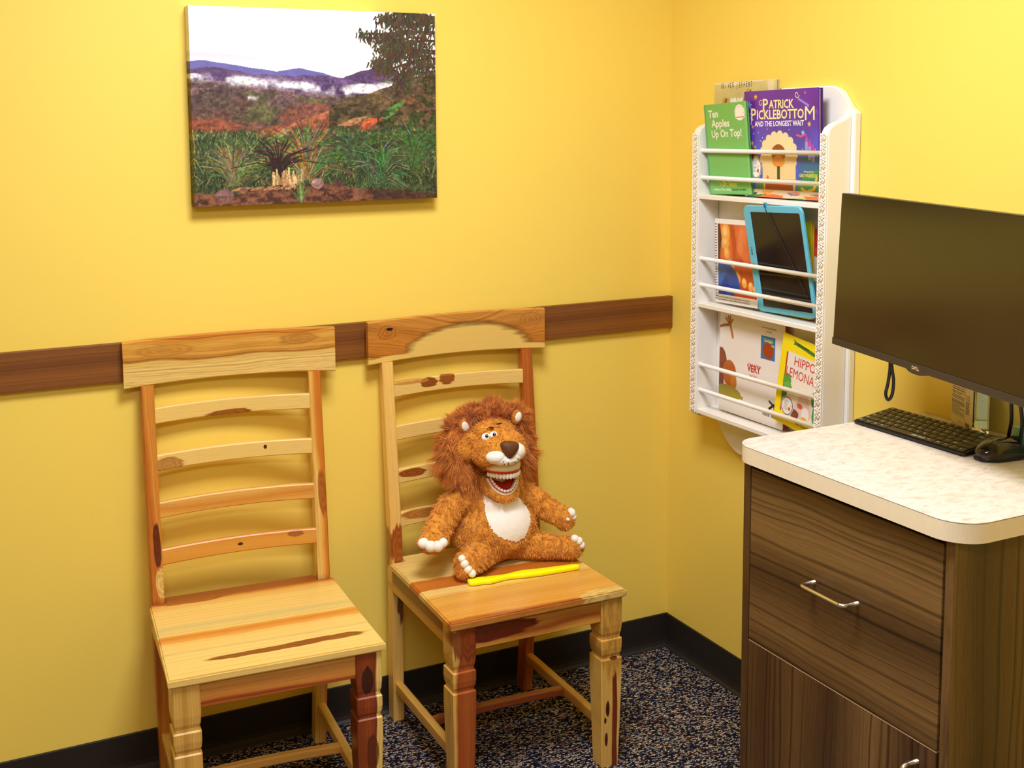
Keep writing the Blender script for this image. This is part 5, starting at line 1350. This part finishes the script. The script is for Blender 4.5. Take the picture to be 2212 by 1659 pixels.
def add_fur(me, n, weight, length, width, flow, seed, lift=.6, curl=.35, tint0=(0, 1), keep=None):
    """append short tapered strands to mesh me (arrays), returns new mesh data lists"""
    rs = np.random.RandomState(seed)
    me.calc_loop_triangles(); T = np.empty(len(me.loop_triangles) * 3, int); me.loop_triangles.foreach_get('vertices', T); T = T.reshape(-1, 3)
    V = np.empty(len(me.vertices) * 3); me.vertices.foreach_get('co', V); V = V.reshape(-1, 3)
    Nn = np.empty(len(me.vertices) * 3); me.vertices.foreach_get('normal', Nn); Nn = Nn.reshape(-1, 3)
    A = np.linalg.norm(np.cross(V[T[:, 1]] - V[T[:, 0]], V[T[:, 2]] - V[T[:, 0]]), axis=1) * weight(V[T].mean(1) + np.array(LO), Nn[T].mean(1))
    idx = rs.choice(len(T), n, p=A / A.sum()); u = rs.rand(n); v = rs.rand(n); sw = u + v > 1; u[sw] = 1 - u[sw]; v[sw] = 1 - v[sw]
    w = 1 - u - v; p = V[T[idx, 0]] * w[:, None] + V[T[idx, 1]] * u[:, None] + V[T[idx, 2]] * v[:, None]
    nn = Nn[T[idx, 0]] * w[:, None] + Nn[T[idx, 1]] * u[:, None] + Nn[T[idx, 2]] * v[:, None]; nn /= np.linalg.norm(nn, axis=1)[:, None]
    fl = flow(p + np.array(LO), nn)
    # clumps: strands near each other share a direction
    cell = np.floor((p + 5) / .011).astype(int); h = (cell[:, 0] * 73856093 ^ cell[:, 1] * 19349663 ^ cell[:, 2] * 83492791) % 9973
    cr = np.random.RandomState(5).randn(9973, 3)[h]
    d = nn * lift + fl + cr * curl + rs.randn(n, 3) * .22; d /= np.linalg.norm(d, axis=1)[:, None]
    L = length(p + np.array(LO), nn) * (.65 + .6 * rs.rand(n)); W = width * (.7 + .6 * rs.rand(n))
    side = np.cross(d, rs.randn(n, 3)); side /= np.linalg.norm(side, axis=1)[:, None]
    bend = fl * .5 + cr * .3 + np.array((0, 0, -.25)); 
    p0 = p - nn * .001; p1 = p + d * L[:, None] * .5; p2 = p + d * L[:, None] + bend * L[:, None] * .35
    a = side * W[:, None] / 2
    vs = np.stack([p0 - a, p0 + a, p1 - a * .85, p1 + a * .85, p2], 1).reshape(-1, 3)
    b = np.arange(n)[:, None] * 5
    quads = (b + np.array([[0, 1, 3, 2]])); tris = (b + np.array([[2, 3, 4]]))
    tv = rs.rand(n); tv = tint0[0] + (tint0[1] - tint0[0]) * (tv * .6 + .4 * (h % 97) / 97.)
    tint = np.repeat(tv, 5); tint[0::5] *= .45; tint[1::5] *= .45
    return vs, quads, tris, tint
def build_furry(name, me, fur, mats, mat_of_fur, smooth=True):
    V = np.empty(len(me.vertices) * 3); me.vertices.foreach_get('co', V); V = V.reshape(-1, 3)
    base_f = [list(p.vertices) for p in me.polygons] if me is not None else []
    vs, q, t_, tint = fur; n0 = len(V)
    allv = np.concatenate([V, vs]); 
    nb = len(base_f); ls = np.array([len(f) for f in base_f], int); bl = np.array([i for f in base_f for i in f], np.int32)
    loops = np.concatenate([bl, (q + n0).ravel(), (t_ + n0).ravel()]).astype(np.int32)
    sizes = np.concatenate([ls, np.full(len(q), 4), np.full(len(t_), 3)]); start = np.concatenate([[0], np.cumsum(sizes)[:-1]]).astype(np.int32)
    m2 = bpy.data.meshes.new(name); m2.vertices.add(len(allv)); m2.vertices.foreach_set('co', allv.astype(np.float32).ravel())
    m2.loops.add(len(loops)); m2.loops.foreach_set('vertex_index', loops); m2.polygons.add(len(sizes)); m2.polygons.foreach_set('loop_start', start)
    m2.update(calc_edges=True); m2.validate()
    at = m2.attributes.new('tint', 'FLOAT', 'POINT'); at.data.foreach_set('value', np.concatenate([np.full(n0, .35), tint]).astype(np.float32))
    m2.polygons.foreach_set('use_smooth', [True] * len(m2.polygons))
    for m_ in mats: m2.materials.append(m_)
    o = bpy.data.objects.new(name, m2); COL.objects.link(o); o.parent = lion
    return o
def w_body(c, n):
    qx = c[:, 0] - (c[:, 1] + .25) * SX; qz = c[:, 2] - (c[:, 1] + .25) * SZ
    w = np.ones(len(c)); w[inpoly(qx, qz, outl) & (n[:, 1] < -.05) & near_torso(c) & (c[:, 2] < .69)] = 0
    w[c[:, 2] < .463] = 0
    w[(c[:, 2] > .70) & (c[:, 1] < -.285) & (c[:, 2] < .80)] *= .35
    # keep mouth opening clear
    w[(np.abs(c[:, 0] + .690) < .041) & (c[:, 2] < .735) & (c[:, 2] > .662) & (c[:, 1] < -.215)] = 0
    return w
def l_body(c, n):
    L = np.full(len(c), .0085); L[c[:, 2] > .70] = .0060; L[(c[:, 2] < .54) & (c[:, 1] < -.2)] = .0095
    L[np.array(n)[:, 2] < -.4] = .005
    return L
def f_body(c, n):
    f = np.zeros_like(c); f[:, 2] = -.75; f[:, 1] = -.2
    hd = c[:, 2] > .70; f[hd, 2] = .15; f[hd, 1] = .25; f[hd, 0] = np.sign(c[hd, 0] + .70) * .25
    return f
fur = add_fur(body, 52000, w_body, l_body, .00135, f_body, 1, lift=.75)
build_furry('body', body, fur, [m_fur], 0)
# mane: a ring of padding behind the face carrying long fur
bm = bmesh.new()
ell(bm, (-.690, -.150, .768), (.098, .045, .092)); 
caps(bm, [((-.775, -.175, .835), .026), ((-.800, -.172, .790), .032), ((-.798, -.175, .740), .036), ((-.770, -.182, .695), .034), ((-.735, -.180, .675), .026)])
caps(bm, [((-.610, -.165, .830), .024), ((-.588, -.160, .785), .028), ((-.590, -.165, .740), .030), ((-.605, -.170, .705), .028)])
caps(bm, [((-.775, -.170, .838), .022), ((-.735, -.172, .852), .022), ((-.690, -.172, .858), .022), ((-.645, -.170, .848), .022), ((-.612, -.166, .832), .020)])
mane = remeshed(bm, .005, 5)
def w_mane(c, n):
    w = np.ones(len(c)); w[c[:, 1] > -.118] *= .5
    return w
def l_mane(c, n): return np.full(len(c), .021) + .006 * np.sin(c[:, 0] * 90) + .004 * np.cos(c[:, 2] * 120) + .010 * (c[:, 2] < .76)
def f_mane(c, n):
    f = np.zeros_like(c); dx, dz = c[:, 0] + .695, c[:, 2] - .775; r = np.sqrt(dx ** 2 + dz ** 2) + 1e-6
    up = dz > .045; f[:, 0] = np.where(up, dx / r * .5, dx / r * .22); f[:, 2] = np.where(up, .45, -.85); f[:, 1] = .05
    return f
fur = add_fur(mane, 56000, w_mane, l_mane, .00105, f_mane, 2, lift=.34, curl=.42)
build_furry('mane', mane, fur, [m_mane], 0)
def blob(name, parts, m, parent=lion, voxel=None):
    bm = bmesh.new()
    for (c, r, rot) in parts:
        for v in bm_ell(bm, Vector(c) - LO, r, 20, 14, R=rot): pass
    o = obj(name, bm, m, parent); return o
# white toe pads
blob('paw_toes', [((-.928, -.2660, .566), (.0155, .0140, .0135), None), ((-.913, -.2760, .559), (.0150, .0145, .0150), None), ((-.895, -.2800, .558), (.0150, .0140, .0150), None), ((-.880, -.2760, .563), (.0135, .0130, .0130), None)], m_felt)
blob('paw_toes', [((-.4970, -.262, .577), (.0105, .0150, .0130), None), ((-.4930, -.262, .566), (.0100, .0140, .0120), None), ((-.5170, -.279, .567), (.0060, .0050, .0045), Ry(30))], m_felt)
blob('foot_toes', [((-.8400, -.3045, .524), (.0100, .0105, .0095), None), ((-.8360, -.3110, .512), (.0110, .0110, .0110), None), ((-.8290, -.3160, .4985), (.0110, .0110, .0110), None), ((-.8190, -.3190, .4870), (.0105, .0100, .0100), None)], m_felt)
blob('foot_toes', [((-.5110, -.3040, .5220), (.0105, .0120, .0100), None), ((-.5010, -.3080, .5150), (.0105, .0120, .0110), None), ((-.4940, -.3090, .5030), (.0100, .0110, .0105), None)], m_felt)
# muzzle, nose, eyes, ears
blob('muzzle', [((-.7340, -.2870, .7680), (.0270, .0210, .0185), Rz(-18)), ((-.6720, -.2880, .7740), (.0230, .0190, .0220), Rz(22)), ((-.7030, -.2960, .7580), (.0330, .0150, .0130), None), ((-.7180, -.2930, .7610), (.0260, .0160, .0150), None), ((-.6880, -.2930, .7640), (.0240, .0160, .0160), None)], m_felt)
bm = bmesh.new()
for v in bm_ell(bm, (0, 0, 0), (.0305, .0170, .0260), 24, 16):
    z = v.co.z; k = .42 + .58 * min(1, max(0, (z + .026) / .041)); v.co.x *= k
    if z > .009: v.co.z = .009 + (z - .009) * .6
bmesh.ops.transform(bm, matrix=Matrix.Translation(Vector((-.7010, -.3000, .7890)) - LO) @ Matrix.Rotation(math.radians(-14), 4, 'X') @ Matrix.Rotation(math.radians(10), 4, 'Y'), verts=bm.verts[:])
obj('nose', bm, plain('nose_brown', (98, 56, 22), .6, bscale=150, var=.06), lion)
blob('whisker_dots', [((x, y, z), (.0016, .0016, .0016), None) for x, y, z in ((-.7250, -.3128, .7610), (-.7120, -.3142, .7560), (-.7220, -.3115, .7530), (-.7110, -.3138, .7510), (-.6960, -.3142, .7560), (-.6830, -.3132, .7620), (-.6900, -.3120, .7530))], plain('dot_brown', (70, 44, 24), .7))
m_eye = plain('eye_white', (250, 248, 244), .2); m_pup = plain('pupil_black', (30, 20, 14), .1, coat=.5)
for (ex, ey, ez) in ((-.7480, -.2600, .8140), (-.7280, -.2630, .8165)):
    e = blob('eye', [((ex, ey, ez), (.0122, .0085, .0112), Ry(-8))], m_eye)
    p_ = blob('pupil', [((ex - .0010, ey - .0068, ez + .0052), (.0046, .0034, .0050), None)], m_pup, e)
    g_ = blob('eye_glint', [((ex - .0016, ey - .0100, ez + .0072), (.0011, .0008, .0012), None)], m_eye, e)
for (bx, by, bz, a) in ((-.7310, -.2580, .8370, 8), (-.7080, -.2560, .8440, -4)):
    blob('eyebrow', [((bx, by, bz), (.0085, .0035, .0022), Ry(a))], plain('brow_brown', (64, 26, 12), .9))
for (x, z, s, yy) in ((-.7790, .8330, -1, -.200), (-.6240, .8380, 1, -.195)):
    bm = bmesh.new(); bm_ell(bm, Vector((x, yy, z)) - LO, (.0165, .0085, .0200), 18, 12, R=Ry(18 * s))
    er = obj('ear', bm, m_fur, lion)
    blob('ear_lining', [((x + .001 * s, yy - .0055, z + .001), (.0100, .0050, .0135), Ry(18 * s))], m_felt, er)
# jaws
m_bone = plain('jaw_ivory', (240, 228, 196), .35); m_gum = plain('gum_red', (206, 66, 24), .35, bscale=120, var=.06); m_tooth = plain('tooth_white', (250, 248, 244), .18); m_mouth = plain('mouth_red', (178, 34, 14), .5, bscale=60, var=.05)
def strip(bm, pts, up, out_off, h0, h1, th):
    """band following an arch, from height h0 to h1 along up, thickness th inwards"""
    n = len(pts); C = sum(pts, Vector()) / n; up = Vector(up).normalized(); secs = []
    for i, p in enumerate(pts):
        tn = (pts[min(i + 1, n - 1)] - pts[max(i - 1, 0)]).normalized(); o = tn.cross(up).normalized()
        if o.dot(p - C) < 0: o = -o
        q = p + o * out_off
        secs.append([q + up * h0 - LO, q + up * (h0 * .8 + h1 * .2) + o * .0012 - LO, q + up * (h0 * .2 + h1 * .8) + o * .0012 - LO, q + up * h1 - LO, q - o * th + up * h1 - LO, q - o * th + up * h0 - LO])
    bm_loft(bm, secs, smooth=True)
    return C
def teeth(bm, pts, up, off, length, n, wscale=1.0, thick=.0042):
    up = Vector(up).normalized(); C = sum(pts, Vector()) / len(pts); Ls = [0]
    for a, b in zip(pts, pts[1:]): Ls.append(Ls[-1] + (b - a).length)
    for k in range(n):
        s = Ls[-1] * (k + .5) / n; i = max(j for j in range(len(Ls)) if Ls[j] <= s); i = min(i, len(pts) - 2)
        p = pts[i].lerp(pts[i + 1], (s - Ls[i]) / (Ls[i + 1] - Ls[i])); tn = (pts[i + 1] - pts[i]).normalized(); o = tn.cross(up).normalized()
        if o.dot(p - C) < 0: o = -o
        mid = abs((k + .5) / n - .5) * 2; Lk = length * (1.0 - .25 * mid); w = Ls[-1] / n * .56 * wscale
        R = Matrix((tn, o, up)).transposed()
        bm_ell(bm, p + o * off + up * Lk * .5 - LO, (w, thick, Lk * .62), 10, 8, R=R)
ua = arch(UJ['c'], UJ['hw'], UJ['dep'], UJ['fwd']); upv = Vector((0, -.04, -1))
bm = bmesh.new(); strip(bm, ua, (0, 0, 1), .0015, .0068, .0270, .010); uj = obj('upper_jaw', bm, m_bone, lion)
bm = bmesh.new(); strip(bm, ua, (0, 0, 1), .0000, -.0015, .0078, .007); obj('upper_gum', bm, m_gum, uj)
bm = bmesh.new(); teeth(bm, ua, upv, -.0012, .0130, 15); obj('upper_teeth', bm, m_tooth, uj)
ll = arch(LJ['c'], LJ['hw'], LJ['dep'], LJ['fwd'])
bm = bmesh.new(); strip(bm, ll, nrm_l, .0018, -.0090, .0030, .012); lj = obj('lower_jaw', bm, m_bone, lion)
ll2 = arch(LJ['c'], LJ['hw'] - .0045, LJ['dep'] - .0045, LJ['fwd'])
bm = bmesh.new(); strip(bm, ll2, nrm_l, .0008, -.0040, .0062, .007); obj('lower_gum', bm, m_gum, lj)
ll3 = arch(LJ['c'], LJ['hw'] - .0090, LJ['dep'] - .0090, LJ['fwd'])
bm = bmesh.new(); teeth(bm, ll3, nrm_l, .0010, .0110, 15); obj('lower_teeth', bm, m_tooth, lj)
# mouth lining: floor of the lower arch and the throat between the two jaws
bm = bmesh.new()
fl = [p - nrm_l * .004 - LO for p in arch(LJ['c'], LJ['hw'] - .010, LJ['dep'] - .010, LJ['fwd'], 21)]
ce = bm.verts.new(Vector(LJ['c']) - nrm_l * .008 + Vector(LJ['fwd']).normalized() * .015 - LO); V_ = [bm.verts.new(p) for p in fl]
for a, b in zip(V_, V_[1:]): bm.faces.new([ce, a, b])
bk_ = [Vector((-.688 + .042 * math.sin(a), -.232 + .012 * (1 - abs(math.sin(a))), .7155)) - LO for a in np.linspace(-1.5, 1.5, 21)]
W_ = [bm.verts.new(p) for p in bk_]
lo_ = [Vector((-.687 + .040 * math.sin(a), -.230 + .012 * (1 - abs(math.sin(a))), .692)) - LO for a in np.linspace(-1.5, 1.5, 21)]
Z_ = [bm.verts.new(p) for p in lo_]
for i in range(20): bm.faces.new([W_[i], W_[i + 1], Z_[i + 1], Z_[i]])
rf = [p - LO + Vector((0, 0, .003)) for p in arch(UJ['c'], UJ['hw'] - .006, UJ['dep'] - .006, UJ['fwd'], 21)]
Rf = [bm.verts.new(p) for p in rf]; cr_ = bm.verts.new(Vector(UJ['c']) + Vector((0, -.01, .008)) - LO)
for a, b in zip(Rf, Rf[1:]): bm.faces.new([cr_, a, b])
for f in bm.faces: f.smooth = True
obj('mouth_lining', bm, m_mouth, lion)

# ------------------------------------------------------------------ oversized yellow toothbrush handle in front of its feet
a = Vector((-.832, -.3235, SEATZ)); b = Vector((-.531, -.3560, SEATZ)); d = (b - a); L = d.length; d.normalize(); s_ = Vector((-d.y, d.x, 0))
prof = [(0, .0090, .0050), (.008, .0125, .0062), (.03, .0145, .0068), (.18, .0150, .0068), (.25, .0120, .0064), (.31, .0088, .0062), (.37, .0090, .0062), (.43, .0130, .0066), (.50, .0160, .0070), (.60, .0150, .0070), (.80, .0120, .0068), (.96, .0102, .0066), (.99, .0092, .0060), (1.0, .0070, .0050)]
bm = bmesh.new(); secs = []
xs = np.linspace(0, 1, 60); pp = np.array(prof)
for x in sorted(set(list(xs) + [.010, .99])):
    hw = np.interp(x, pp[:, 0], pp[:, 1]); hh = np.interp(x, pp[:, 0], pp[:, 2])
    off = .0035 * math.sin((x - .30) * 9) if .15 < x < .62 else 0
    ring = []
    for k in range(20):
        an = 2 * math.pi * k / 20; ca, sa = math.cos(an), math.sin(an)
        ring.append(d * (x * L) + s_ * (hw * abs(ca) ** .6 * (1 if ca > 0 else -1) + off) + Vector((0, 0, .0070 + hh * abs(sa) ** .6 * (1 if sa > 0 else -1))))
    secs.append(ring)
bm_loft(bm, secs, smooth=True)
o = obj('toothbrush', bm, plain('bright_yellow_plastic', (255, 250, 10), .35, bscale=40, var=.02)); o.location = a
tag(o, 'bright yellow oversized toothbrush handle lying on the chair seat before the lion', 'toothbrush')
